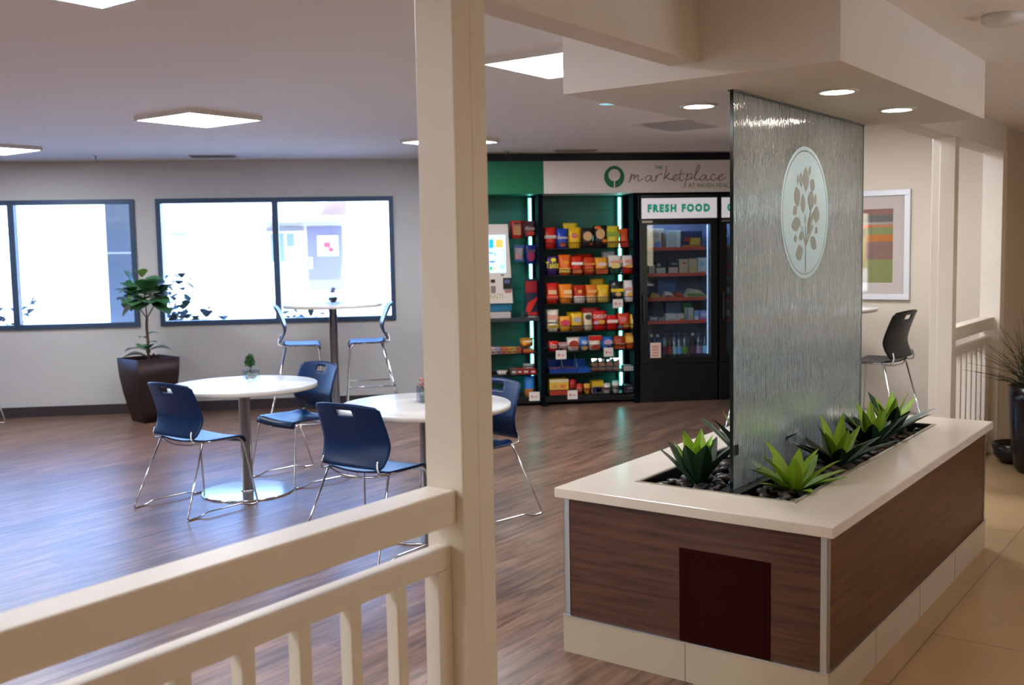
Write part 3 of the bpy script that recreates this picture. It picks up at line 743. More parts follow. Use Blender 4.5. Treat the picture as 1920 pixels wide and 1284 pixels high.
def fill2(t, a, h):
    m = MB(); m.box((-.03, -.03, .006), (.03, .03, .04)); m.build('moss', mat('moss_green', (62, 104, 58), .6, noise=.3), t)
    m = MB()
    rr = random.Random(4)
    for k in range(9): m.tube([(rr.uniform(-.02, .02), rr.uniform(-.02, .02), .03), (rr.uniform(-.03, .03), rr.uniform(-.03, .03), .1)], .0015, 5)
    m.build('stem', BARK, t)
    m = MB()
    for k in range(26): m.ball((rr.uniform(-.034, .034), rr.uniform(-.034, .034), rr.uniform(.085, .125)), rr.uniform(.006, .011), 8, 6)
    m.build('bloom', mat('dusty_pink_bloom', (170, 118, 108), .7), t)
o = glass_cube((.262, 5.93, .735), 'small pink blooms in a clear glass vase on the round table by the post', fill2, .085, .2)
o.scale = (1.1, 1.1, 1.1)
def fill3(t, a, h):
    m = MB(); m.ball((-.02, 0, .045), .026, 10, 7, (1, .8, .8)); m.ball((.024, .004, .048), .024, 10, 7, (1, .8, .8)); m.ball((0, 0, .03), .03, 10, 7, (1.2, .8, .6)); m.build('stone', mat('dark_stone', (66, 70, 76), .5), t)
    m = MB(); m.tube([(0, 0, .05), (0, 0, .12)], .002, 5); tuft(m, (0, 0, .13), .02, 60, .028, 8); m.build('foliage', mat('grey_green_sprig', (84, 100, 96), .6), t)
glass_cube((-.425, 10.04, 1.115), 'dark stones and a grey sprig in a glass cube on the window high table', fill3)

# ------------------------------------------------------------------ potted fig
def fig_leaf(m, base, d, L, W, droop, up=Vector((0, 0, 1))):
    d = d.normalized(); side = d.cross(up)
    if side.length < .01: side = Vector((1, 0, 0))
    side.normalize(); nrm = side.cross(d).normalized()
    prof = [0.02, .20, .30, .36, .46, .50, .44, .26, .03]
    vs = []; fs = []; N = len(prof)
    for k, w in enumerate(prof):
        s = k/(N-1); c = base+d*L*s-up*droop*L*s*s
        ww = w*W
        vs += [c-side*ww+nrm*ww*.18, c-nrm*.002, c+side*ww+nrm*ww*.18]
    for k in range(N-1):
        a, b = k*3, k*3+3
        fs += [(a, a+1, b+1, b), (a+1, a+2, b+2, b+1)]
    m.add(vs, fs, True)
fx, fy = -2.235, 10.42
t = thing('potted_fig', 'leafy fig tree in a tapered square brown pot between the windows', 'potted plant', (fx, fy, 0), radians(38))
def sq(a, z, n=6, rd=.02):
    pts = []
    for k in range(4):
        an = pi/4+k*pi/2; cx, cy = (a-rd)*sqrt(2)*cos(an), (a-rd)*sqrt(2)*sin(an)
        for j in range(n+1):
            b = an-pi/4+j/n*pi/2; pts.append((cx+rd*cos(b), cy+rd*sin(b), z))
    return pts
m = MB(); m.loft([sq(.135, 0), sq(.16, .12), sq(.19, .28), sq(.213, .45), sq(.222, .62), sq(.205, .62), sq(.2, .57)], smooth=True); m.build('pot', POTB, t)
m = MB(); m.loft([sq(.2, .565), sq(.2, .575)]); tuft(m, (0, 0, .575), .13, 60, .03, 2, w=.012); m.build('soil', SOIL, t)
Ri = Matrix.Rotation(-radians(38), 4, 'Z')
tk = [Vector((.0, 0, .57)), Vector((.005, 0, .75)), Vector((.0, 0, .92)), Vector((.006, 0, 1.0))]
m = MB(); m.tube(smoothpath(tk, 4), [.014]*13, 8, Ri)
for e in ((-.10, .0, 1.17), (.09, .02, 1.15), (.0, -.05, 1.35), (-.02, .06, 1.28)):
    m.tube(smoothpath([tk[3], (tk[3]+Vector(e))/2+Vector((0, 0, .0)), Vector(e)], 4), .006, 6, Ri)
m.build('trunk', BARK, t)
rr = random.Random(12); ma = MB(); mbb = MB()
for k in range(95):
    az = rr.uniform(0, 2*pi); el = rr.uniform(-.55, 1.25); rad = rr.uniform(.05, .15)
    c = Vector((rad*cos(az)*1.1, rad*sin(az)*.8, 1.19+.14*sin(el)*rr.uniform(.5, 1.2)))
    d = Vector((cos(az)*cos(el)*1.0, sin(az)*cos(el), sin(el)*.7+.05))
    fig_leaf(ma if rr.random() > .14 else mbb, c, d, rr.uniform(.12, .18), rr.uniform(.14, .19), rr.uniform(.05, .45))
for az, el in ((1.4, 1.0), (2.0, .9)):
    fig_leaf(mbb, Vector((-.02, 0, 1.40)), Vector((cos(az)*.8, -.2, .5)), .12, .1, .2)
for az, z, L in ((2.9, .68, .24), (3.4, .62, .26), (.2, .68, .24), (-.1, .76, .10), (-1.6, .70, .2), (2.2, .80, .12), (.7, .84, .12), (4.3, .72, .14)):
    fig_leaf(ma, Vector((0, 0, z)), Vector((cos(az), sin(az)*.6, .55)), L*1.1, L*1.0, .5)
ma.v = [Ri @ v for v in ma.v]; mbb.v = [Ri @ v for v in mbb.v]
ma.build('leaves', FIG, t); mbb.build('young_leaves', FIGY, t)

# grass plant in a dark pot at the right edge, and a low pot beside it
gp = P(4.50, .12)
t = thing('potted_grass', 'spiky grass plant in a tall black pot at the right photo edge', 'potted plant', gp, 0)
m = MB(); m.lathe([(.12, 0), (.145, .03), (.175, .25), (.19, .5), (.195, .60), (.18, .60), (.175, .56)], 36); m.build('pot', mat('black_glazed_pot', (22, 14, 13), .22), t)
m = MB(); m.lathe([(.176, .555), (.05, .57)], 24); m.build('soil', SOIL, t)
m = MB(); rr = random.Random(9)
for k in range(230):
    az = rr.uniform(0, 2*pi); lean = rr.uniform(.05, .95)**1.1; L = rr.uniform(.38, .66)*(1-.3*lean)
    p = Vector((rr.uniform(-.08, .08), rr.uniform(-.08, .08), .56)); d = Vector((cos(az), sin(az), 0)); pts = []
    for j in range(7):
        s = j/6; pts.append(p+d*L*(lean*s+.25*lean*s*s)+Vector((0, 0, L*(s*sqrt(max(.02, 1-lean*.8))-.30*lean*s*s))))
    m.tube(pts, [.0032*(1-j/7)+.0005 for j in range(7)], 4)
m.build('grass_blades', mat('dark_grass_blade', (44, 52, 30), .5, noise=.3), t)
t = thing('low_pot', 'low black bowl pot on the tiles behind the end of the planter', 'pot', P(4.78, .30), 0)
m = MB(); m.lathe([(.10, 0), (.15, .05), (.17, .14), (.155, .14), (.15, .11)], 30); m.build('bowl', mat('black_glazed_pot', (22, 14, 13), .22), t)
m = MB(); m.lathe([(.151, .105), (.05, .115)], 24); m.build('soil', SOIL, t)

# ------------------------------------------------------------------ framed picture
pz0, pz1 = 1.143, 2.018
t = thing('framed_picture', 'framed abstract picture of orange, green and mauve blocks on the tan wall', 'picture', P(UW, 1.55, (pz0+pz1)/2), PA)
hw, hh = .38, (pz1-pz0)/2
m = MB(); f = .045; d0, d1 = -.03, -.001
m.cbox((d0, -hw, -hh), (d1, hw, -hh+f), .003); m.cbox((d0, -hw, hh-f), (d1, hw, hh), .003); m.cbox((d0, -hw, -hh+f), (d1, -hw+f, hh-f), .003); m.cbox((d0, hw-f, -hh+f), (d1, hw, hh-f), .003)
m.build('frame', mat('silver_frame', (206, 208, 214), .35, .3), t)
m = MB(); m.box((-.012, -hw+f, -hh+f), (-.006, hw-f, hh-f)); m.build('mat_board', mat('cream_mat_board', (214, 202, 194), .8), t)
m = MB(); q = .0125; aw, z0, z1 = .245, -.30, .29      # art blocks: right edge is -v
def blk(c, a0, a1, b0, b1):
    m.use(cm(*c, rough=.7)); m.box((-.0135, a0, b0), (-.012, a1, b1))
blk((150, 110, 98), -aw, aw, .24, .29); blk((112, 108, 106), -aw, aw, .185, .24); blk((176, 168, 160), -aw, aw, .165, .185)
blk((202, 126, 84), -aw, -.07, .145, .165); blk((222, 96, 28), -.07, aw, .135, .165)
blk((140, 148, 96), -aw, -.03, .085, .145); blk((128, 100, 86), -.03, .06, .07, .135); blk((140, 148, 96), .06, aw, .06, .135)
blk((198, 122, 46), -aw, -.03, .03, .085); blk((170, 142, 48), -.03, .04, -.115, .07); blk((198, 122, 46), .04, aw, -.02, .06)
blk((142, 108, 96), -aw, -.03, -.115, .03); blk((142, 146, 84), -aw, -.03, -.30, -.115); blk((158, 120, 56), -.03, .04, -.30, -.115)
blk((142, 108, 96), .04, aw, -.16, -.02); blk((142, 146, 84), .04, aw, -.30, -.16)
m.build('artwork', None, t)
m = MB(); m.box((-.018, -hw+f, -hh+f), (-.0165, hw-f, hh-f)); m.build('glazing', PANE2, t)

# ------------------------------------------------------------------ marketplace wall
YS = 10.35
def wx(px, y, py=550): return at_y(px, py, y).x
def wz(px, py, y): return at_y(px, py, y).z
t = thing('marketplace_sign', 'long header sign reading THE marketplace AT HAVEN HEALTH over the snack racks', 'sign', (2.5, YS, 0))
ox = 2.5
def sx(px, py): p = at_y(px, py, YS); return (p.x-ox, p.z)
m = MB(); m.box((.72-ox, .0, 2.152), (1.683-ox, .5, 2.475)); o = m.build('green_panel', GREEN, t); o['label'] = 'green end panel of the sign'
m = MB(); m.box((1.683-ox, .0, 2.152), (4.5-ox, .5, 2.475)); m.build('white_panel', SIGNW, t)
m = MB(); m.box((.72-ox, .08, 2.475), (4.5-ox, .5, 2.556)); m.build('dark_fascia', mat('dark_fascia', (18, 22, 34), .5), t)
def cp(x, y): return sx(1120+x/7.68, 295+y/7.68)
m = MB()
STROKES = [
 [(450,365),(474,312),(486,238),(478,300),(470,325),(500,268),(533,250),(526,318),(556,272),(590,256),(582,318),(604,340),(655,302)],
 [(772,268),(730,265),(695,295),(692,332),(722,345),(760,310),(782,266),(772,312),(786,345),(822,333)],
 [(846,256),(838,330),(834,345),(852,290),(880,250),(912,238),(932,248)],
 [(992,128),(985,200),(962,290),(950,326)], [(952,318),(980,285),(1020,240),(1036,224),(1002,272),(990,290),(1028,310),(1064,322)],
 [(1064,322),(1096,308),(1140,270),(1130,244),(1096,270),(1080,315),(1110,336),(1160,310),(1186,280)],
 [(1206,178),(1190,260),(1186,320),(1212,336),(1256,305)], [(1150,247),(1262,234)],
 [(1292,228),(1282,300),(1266,370),(1250,432)], [(1280,292),(1310,246),(1348,234),(1360,265),(1332,310),(1290,320)],
 [(1340,306),(1382,296),(1430,222),(1470,140),(1464,108),(1435,140),(1410,230),(1400,290),(1420,325),(1466,306)],
 [(1562,254),(1520,255),(1482,290),(1480,325),(1512,330),(1546,298),(1572,254),(1560,305),(1580,330),(1626,310)],
 [(1694,252),(1665,240),(1635,280),(1635,320),(1670,330),(1726,296)],
 [(1742,300),(1800,266),(1800,240),(1765,255),(1740,300),(1760,330),(1812,315),(1856,282)]]
for s_ in STROKES:
    pts = [(cp(x, y)[0], -.004, cp(x, y)[1]) for x, y in s_]
    m.tube(smoothpath(pts, 5), .0042, 6)
m.build('script_lettering', INK, t)
m = MB(); a = cp(828, 175); b = cp(938, 118); text_fit(m, 'THE', a[0], b[0], (a[1]+b[1])/2, abs(b[1]-a[1])*.9, 0, .01); m.build('the_lettering', GLET, t)
m = MB(); a = cp(1312, 424); b = cp(1985, 372); text_fit(m, 'AT HAVEN HEALTH', a[0], b[0], (cp(1600, 401))[1], .045, 0, .008); m.build('haven_health_lettering', OLIVE, t)
lc = cp(243, 280); lr = abs(cp(388, 280)[0]-lc[0])
Ml = Matrix.Translation((lc[0], -.001, lc[1])) @ Matrix.Rotation(pi/2, 4, 'X')
m = MB(); m.prism([(lr*cos(2*pi*k/40), lr*1.06*sin(2*pi*k/40)) for k in range(40)], 0, .003, Ml); lg = m.build('round_logo', GREEN, t); lg['label'] = 'green disc with a white tree'
m = MB(); m.prism([(-.06*lr, -1.04*lr), (.07*lr, -1.04*lr), (.05*lr, -.2*lr), (-.04*lr, -.2*lr)], .003, .005, Ml)
for k in range(15):
    an = 2*pi*k/15; m.prism([(.0*lr+.40*lr*cos(an)+.19*lr*cos(2*pi*j/10), .16*lr+.40*lr*sin(an)+.19*lr*sin(2*pi*j/10)) for j in range(10)], .003, .005+k*1e-5, Ml)
m.prism([(.40*lr*cos(2*pi*j/20), .16*lr+.40*lr*sin(2*pi*j/20)) for j in range(20)], .003, .0049, Ml)
m.build('white_tree', SIGNW, lg)
m = MB()
for dx, dy, a in ((-.3, .3, 60), (-.1, .42, 80), (.15, .4, 100), (.32, .28, 130), (-.36, .06, 30), (-.12, .18, 70), (.1, .2, 110), (.36, .0, 150), (-.2, -.06, 50), (.18, -.02, 120)):
    m.prism(leafpoly(dx*lr, dy*lr+.1*lr, .15*lr, .045*lr, radians(a)), .0052, .006, Ml)
m.build('leaf_cut', GREEN, lg)

ROWZ = [1.603, 1.333, 1.043, .757, .553, .327, .100]
YB, YF = 10.80, 10.42
xl, xr = wx(1022, YF), wx(1178, YF)
t = thing('snack_rack', 'tall snack rack with teal slatted back and wire shelves beside the fridge', 'snack rack', ((xl+xr)/2+.03, YB, 0))
ox, oy = t.location.x, YB
m = MB()
for k in range(15): m.box((xl-.058-ox, -.004+.0, .12+k*.134), (xr+.055-ox, .02, .12+k*.134+.127))
m.box((xl-.058-ox, .005, .1), (xr+.055-ox, .03, 2.15)); m.build('slat_back', SLAT, t)
for a, nm in ((xl-.060, 'upright'), (xr+.052, 'upright')):
    m = MB(); m.cbox((a-ox, YF-.03-oy, .03), (a+.045-ox, .0, 2.15), .003); m.build(nm, UPR, t)
m = MB(); m.cbox((xl-.062-ox, YF-.08-oy, 0), (xl-.005-ox, 0, .03), .003); m.build('foot', UPR, t)
m = MB(); m.cbox((xr+.04-ox, YF-.08-oy, 0), (xr+.098-ox, 0, .03), .003); m.build('foot', UPR, t)
m = MB(); m.cbox((xl-.02-ox, YF-.02-oy, .03), (xr+.055-ox, -.0, .085), .004); m.build('base_deck', RACKB, t)
def basket(z, x0, x1, fr=.055):
    m = MB()
    m.box((x0-ox, YF-oy, z-.012), (x1-ox, -.004, z-.004))
    m.tube([(x0-ox, YF-.008-oy, z+fr), (x1-ox, YF-.008-oy, z+fr)], .0035, 6); m.tube([(x0-ox, YF-.008-oy, z-.004), (x1-ox, YF-.008-oy, z-.004)], .005, 6)
    n = int((x1-x0)/.026)
    for k in range(n+1): x = x0+(x1-x0)*k/n-ox; m.tube([(x, YF-.008-oy, z-.004), (x, YF-.008-oy, z+fr)], .0018, 4)
    for k in range(9): y = YF+.02+k*.04-oy; m.tube([(x0-ox, y, z-.0035), (x1-ox, y, z-.0035)], .002, 4)
    m.build('basket_shelf', RACKB, t)
for z in ROWZ: basket(z, xl-.015, xr+.05 if z > .5 else xr+.05)
ledx = wx(1163, 10.74)
m = MB(); m.cyl((ledx-ox, 10.74-oy, 0), .012, .14, 2.125, 12); o = m.build('light_tube', LEDT, t); o['label'] = 'glowing teal white light tube'
m = MB(); m.box((ledx-.022-ox, 10.757-oy, .13), (ledx+.022-ox, -.0045, 2.14)); m.build('tube_holder', SLAT, t)

# left bay
x0, x1 = .80, xl-.066
m = MB(); m.box((ledx+.018-ox, 10.685-oy, .13), (ledx+.026-ox, -.0045, 2.14)); m.build('tube_fin', UPR, t)
m = MB(); m.box((ledx+.03-ox, 10.70-oy, .12), (xr+.054-ox, -.0045, 2.14)); m.build('side_panel', UPR, t)
t = thing('snack_rack', 'teal lit rack bay half hidden by the near post, behind the payment kiosk', 'snack rack', ((x0+x1)/2, YB, 0))
ox = t.location.x
m = MB()
for k in range(15): m.box((x0-ox, -.004, .12+k*.134), (x1-ox, .02, .12+k*.134+.127))
m.box((x0-ox, .005, .1), (x1-ox, .03, 2.15)); m.build('slat_back', SLAT, t)
m = MB(); m.cbox((x0-ox, YF-.03-oy, .03), (x0+.05-ox, 0, 2.15), .003); m.build('upright', UPR, t)
ll = wx(996, 10.72)
m = MB(); m.cyl((ll-ox, 10.72-oy, 0), .012, .14, 2.125, 12); o = m.build('light_tube', LEDT, t); o['label'] = 'glowing teal white light tube'
m = MB(); m.box((ll-.022-ox, 10.737-oy, .13), (ll+.014-ox, -.0045, 2.14)); m.build('tube_holder', SLAT, t)
m = MB(); m.box((ll+.0145-ox, 10.665-oy, .13), (ll+.0195-ox, -.0045, 2.14)); m.build('tube_fin', UPR, t)  # fin added to keep tube light off the upright beside it
m = MB(); m.cbox((x0+.05-ox, YF-.04-oy, .872), (x1-ox, -.005, .905), .003); o = m.build('counter_shelf', mat('dark_grey_counter', (44, 46, 54), .4), t)
m = MB(); m.cbox((x0+.05-ox, YF-.02-oy, .03), (x1-ox, -.005, .085), .003); m.build('base_deck', RACKB, t)
for z in (.545, .327): basket(z, x0+.06, x1-.01, .05)
for k, px in enumerate((965, 988)):
    for zz in (1.735, 1.585):
        m = MB(); m.tube([(wx(px, YB)-ox, -.004, zz), (wx(px, YB)-ox, -.20, zz+.006)], .004, 6); m.build('hook', RACKB, t)

# snacks ----------------------------------------------------------------
def bag(name, px0, px1, pytop, z, c, label, group, y=None, art=None, c2=None, lean=.0, depth=.05, zt=None, cat='snack bag'):
    y = YF+.045 if y is None else y
    xa, xb = wx(px0, y, 520), wx(px1, y, 520); top = wz((px0+px1)/2, pytop, y) if zt is None else zt
    w = (xb-xa)*1.05; h = (top-z)*1.04
    t = thing(name, label, cat, ((xa+xb)/2, y, z), random.uniform(-.06, .06), group)
    m = MB(); n = 8; rings = []
    prof = [(0, .80, .10), (.04, .84, .30), (.15, .90, .85), (.4, .93, 1.0), (.7, .95, .8), (.88, .99, .30), (.93, 1.0, .10), (1, 1.02, .08)]
    for q, ww, dd in prof:
        hw = w*ww/2; hd_ = depth*dd/2; zz = h*q; yo = lean*q*h
        rings.append([(-hw, yo, zz), (-hw*.55, yo-hd_, zz), (0, yo-hd_*1.1, zz), (hw*.55, yo-hd_, zz), (hw, yo, zz), (hw*.5, yo+hd_, zz), (0, yo+hd_*1.05, zz), (-hw*.5, yo+hd_, zz)])
    if c2:
        m.use(cm(*c2, rough=.3)); m.loft(rings[:4], (True, False)); m.use(cm(*c, rough=.3)); m.loft(rings[3:], (False, True))
    else: m.use(cm(*c, rough=.3)); m.loft(rings)
    m.build('pouch', None, t)
    if art:
        f = -depth*.5*1.12-.004
        for (kind, cx, cz, aw, ah, ac, *tx) in art:
            mm = MB(); yy = lean*cz*h+f
            if kind == 'oval': mm.prism([(cx*w+aw*w*.5*cos(2*pi*k/18), cz*h+ah*h*.5*sin(2*pi*k/18)) for k in range(18)], -.0015, .0015, Matrix.Translation((0, yy, 0)) @ Matrix.Rotation(pi/2, 4, 'X'))
            elif kind == 'band': mm.box((cx*w-aw*w/2, yy-.0015, cz*h-ah*h/2), (cx*w+aw*w/2, yy+.006, cz*h+ah*h/2))
            elif kind == 'text': text_fit(mm, tx[0], cx*w-aw*w/2, cx*w+aw*w/2, cz*h, ah*h, yy-.002, .012)
            mm.build('lettering' if kind == 'text' else 'printed_patch', cm(*ac, rough=.5), t)
    return t
R = ['top', 'second', 'third', 'fourth', 'fifth', 'sixth', 'bottom']
GR = ['snack bags on the %s wire shelf' % r for r in R]
WHT = (232, 222, 214); TAN = (214, 170, 120); YEL = (226, 178, 26); RED = (196, 34, 22); ORG = (230, 112, 24)
B = []
# row index, px0, px1, top y, colour, label, art, lower colour, offset back
B += [(0, 1020, 1044, 428, RED, 'red chip bag with a white band, left end of the top snack shelf', [('band', 0, .56, .86, .13, WHT), ('text', 0, .56, .74, .08, (40, 30, 30), 'Doritos')], None, 0),
 (0, 1044, 1066, 430, (28, 62, 168), 'blue chip bag next to the red one on the top snack shelf', [('text', 0, .56, .8, .14, WHT, 'Doritos'), ('oval', 0, .2, .5, .22, (196, 84, 40))], None, 0),
 (0, 1058, 1084, 420, (222, 186, 50), 'yellow chip bag tilted behind another yellow bag on the top snack shelf', None, None, .07),
 (0, 1066, 1091, 428, YEL, 'yellow chip bag with a red and white oval on the top snack shelf', [('oval', -.02, .62, .46, .22, (214, 74, 60)), ('text', -.02, .62, .34, .10, WHT, "Lay's")], None, 0),
 (0, 1090, 1114, 429, (38, 24, 24), 'dark bag with a tan disc on the top snack shelf, left of its twin', [('oval', 0, .60, .66, .46, TAN), ('oval', .25, .22, .22, .16, (196, 70, 40))], None, 0),
 (0, 1114, 1138, 424, (34, 24, 28), 'dark bag with a tan disc and orange corner on the top snack shelf', [('oval', 0, .62, .66, .46, TAN), ('oval', .28, .30, .30, .18, ORG), ('oval', -.2, .9, .5, .14, ORG)], None, 0),
 (0, 1138, 1162, 425, (216, 198, 54), 'lime and yellow bag near the right end of the top snack shelf', [('band', 0, .62, .95, .2, (140, 160, 56)), ('band', 0, .25, .9, .14, (200, 150, 60))], None, 0),
 (0, 1162, 1179, 430, (214, 82, 34), 'orange red bag at the right end of the top snack shelf', [('band', 0, .2, .8, .3, (190, 30, 24))], None, 0)]
B += [(1, 1023, 1047, 482, (64, 34, 104), 'purple bag with yellow lettering on the second snack shelf', [('text', 0, .55, .92, .34, (236, 214, 40), 'Takis'), ('oval', .1, .82, .4, .2, (236, 214, 40))], None, 0),
 (1, 1048, 1071, 479, (228, 98, 28), 'orange bag with yellow streak on the second snack shelf', [('band', -.05, .24, .85, .22, (232, 186, 80)), ('oval', .05, .62, .5, .2, (232, 150, 40))], None, 0),
 (1, 1071, 1093, 482, (206, 44, 22), 'red bag with a white stripe on the second snack shelf', [('band', 0, .62, .9, .14, WHT), ('band', 0, .2, .7, .2, (226, 120, 60))], None, 0),
 (1, 1076, 1112, 478, (176, 30, 16), 'dark red bag leaning at the back of the second snack shelf', None, None, .08),
 (1, 1093, 1116, 484, (198, 62, 20), 'rust orange bag in the middle of the second snack shelf', [('band', 0, .62, .9, .10, (230, 140, 60)), ('oval', 0, .3, .7, .3, (226, 110, 40))], None, 0),
 (1, 1116, 1140, 484, (232, 162, 50), 'golden bag with a pale swirl on the second snack shelf', [('oval', 0, .6, .7, .24, (234, 200, 190)), ('band', 0, .2, .85, .3, (206, 84, 40))], None, 0),
 (1, 1129, 1154, 473, (186, 178, 186), 'grey clear topped bag behind the white ones on the second snack shelf', None, None, .08),
 (1, 1141, 1166, 480, (226, 216, 206), 'white and green popcorn bag on the second snack shelf', [('band', .05, .66, .8, .14, (220, 150, 130)), ('oval', 0, .45, .7, .3, (224, 196, 120))], (40, 82, 62), 0),
 (1, 1166, 1191, 480, (228, 218, 212), 'white and red popcorn bag at the right end of the second snack shelf', [('oval', 0, .68, .66, .22, (218, 150, 130)), ('oval', 0, .42, .6, .2, (222, 160, 60))], (200, 36, 28), 0)]
B += [(2, 1022, 1047, 532, (206, 36, 20), 'red bag with a cream square at the left end of the third snack shelf', [('band', 0, .56, .6, .2, (232, 180, 130)), ('band', 0, .3, .8, .16, (226, 90, 70))], None, 0),
 (2, 1048, 1073, 534, (232, 128, 24), 'orange bag with a cream square on the third snack shelf', [('band', .12, .6, .56, .2, (238, 200, 140)), ('band', .1, .34, .6, .16, (236, 160, 90))], None, 0),
 (2, 1074, 1098, 536, (178, 36, 14), 'deep red bag with white lower edge on the third snack shelf', [('oval', 0, .66, .3, .18, (238, 170, 70))], (226, 210, 200), 0),
 (2, 1098, 1120, 535, (226, 116, 28), 'orange and white bag in the middle of the third snack shelf', [('band', 0, .64, .7, .14, (238, 180, 110))], (222, 180, 130), 0),
 (2, 1107, 1134, 524, (206, 164, 22), 'yellow bag tilted at the back of the third snack shelf', None, None, .08),
 (2, 1119, 1143, 535, (226, 178, 22), 'bright yellow bag on the third snack shelf', [('oval', 0, .66, .4, .3, (234, 196, 70))], (216, 180, 90), 0),
 (2, 1143, 1168, 528, (24, 22, 26), 'black bag with a yellow banner on the third snack shelf', [('band', .04, .56, .9, .15, (232, 198, 20)), ('oval', .1, .38, .42, .2, (206, 160, 110)), ('oval', -.2, .85, .2, .14, (160, 150, 130))], None, 0),
 (2, 1169, 1194, 527, (230, 220, 216), 'white bag at the right end of the third snack shelf', [('band', 0, .62, .7, .14, (222, 160, 146)), ('oval', 0, .36, .6, .2, (224, 178, 80))], None, 0)]
B += [(3, 1023, 1046, 582, (232, 222, 202), 'cream bag with pink lettering at the left end of the fourth snack shelf', [('band', 0, .66, .8, .2, (224, 156, 140)), ('band', 0, .42, .7, .05, (60, 50, 46)), ('band', 0, .24, .9, .14, (218, 190, 80))], None, 0),
 (3, 1047, 1069, 594, (230, 160, 44), 'golden bag with a pink splash on the fourth snack shelf', [('oval', 0, .58, .8, .4, (206, 60, 84))], None, 0),
 (3, 1062, 1092, 586, (214, 166, 22), 'yellow bag leaning at the back of the fourth snack shelf', None, None, .07),
 (3, 1069, 1092, 588, (228, 176, 26), 'yellow bag with a grey oval on the fourth snack shelf', [('oval', 0, .62, .66, .3, (176, 166, 166)), ('band', 0, .2, .8, .26, (110, 60, 40))], None, 0),
 (3, 1093, 1110, 588, (216, 200, 164), 'slim beige bag with a dark top on the fourth snack shelf', [('oval', 0, .78, .7, .3, (78, 72, 56))], None, 0),
 (3, 1088, 1124, 578, (196, 44, 48), 'red pack lying at the back of the fourth snack shelf', None, None, .09),
 (3, 1110, 1136, 584, (206, 28, 26), 'tall red cracker bag with white lettering on the fourth snack shelf', [('text', 0, .72, .9, .18, (236, 220, 210), 'CHEEZ-IT'), ('oval', .1, .44, .5, .2, (222, 164, 60)), ('oval', -.24, .4, .36, .16, (180, 170, 190))], None, 0),
 (3, 1136, 1157, 592, (204, 22, 20), 'plain red bag with a cream band on the fourth snack shelf', [('band', 0, .60, .9, .2, (236, 204, 190))], None, 0),
 (3, 1157, 1180, 588, (216, 62, 30), 'red and blue cookie bag on the fourth snack shelf', [('oval', -.1, .62, .6, .34, (224, 120, 110)), ('oval', .15, .26, .5, .24, (206, 140, 60)), ('oval', -.3, .18, .3, .2, (60, 120, 170))], None, 0),
 (3, 1180, 1197, 590, (222, 178, 56), 'yellow bag at the right end of the fourth snack shelf', [('oval', -.1, .5, .5, .4, (228, 214, 170))], None, 0)]
B += [(4, 1025, 1044, 640, (206, 36, 36), 'short red bag at the left end of the fifth snack shelf', [('oval', 0, .5, .8, .4, (226, 170, 150))], None, 0),
 (4, 1045, 1063, 642, (170, 120, 120), 'short mauve bag on the fifth snack shelf', [('band', 0, .6, .7, .2, WHT)], None, 0),
 (4, 1061, 1086, 633, (230, 216, 206), 'white bag with a red brown disc on the fifth snack shelf', [('oval', 0, .48, .72, .6, (160, 52, 36)), ('band', 0, .3, .5, .12, (230, 140, 110))], None, 0),
 (4, 1085, 1102, 632, (44, 110, 190), 'slim light blue bag on the fifth snack shelf', [('oval', 0, .6, .6, .3, (170, 180, 210)), ('oval', 0, .2, .7, .3, (186, 140, 60))], None, 0),
 (4, 1102, 1126, 630, (228, 208, 184), 'cream bag with a red top on the fifth snack shelf', [('band', 0, .84, .95, .28, (206, 24, 20)), ('oval', 0, .22, .7, .26, (190, 60, 34))], None, 0),
 (4, 1126, 1148, 632, (36, 104, 196), 'blue bag with a pale pink disc on the fifth snack shelf', [('oval', .05, .55, .7, .5, (190, 160, 186))], None, 0),
 (4, 1149, 1171, 630, (160, 62, 26), 'brown red bag on the fifth snack shelf', [('band', .05, .4, .7, .1, (224, 170, 130)), ('band', 0, .14, .8, .12, (200, 90, 60))], None, 0),
 (4, 1171, 1193, 625, (226, 160, 46), 'orange yellow bag at the right end of the fifth snack shelf', [('oval', 0, .6, .6, .34, (236, 190, 90))], (200, 84, 30), 0)]
for row, a, b, ty, c, lb, art, c2, back in B:
    bag('snack_bag', a, b, ty, ROWZ[row]-.003, c, lb, GR[row], YF+.045+back, art, c2, .05)

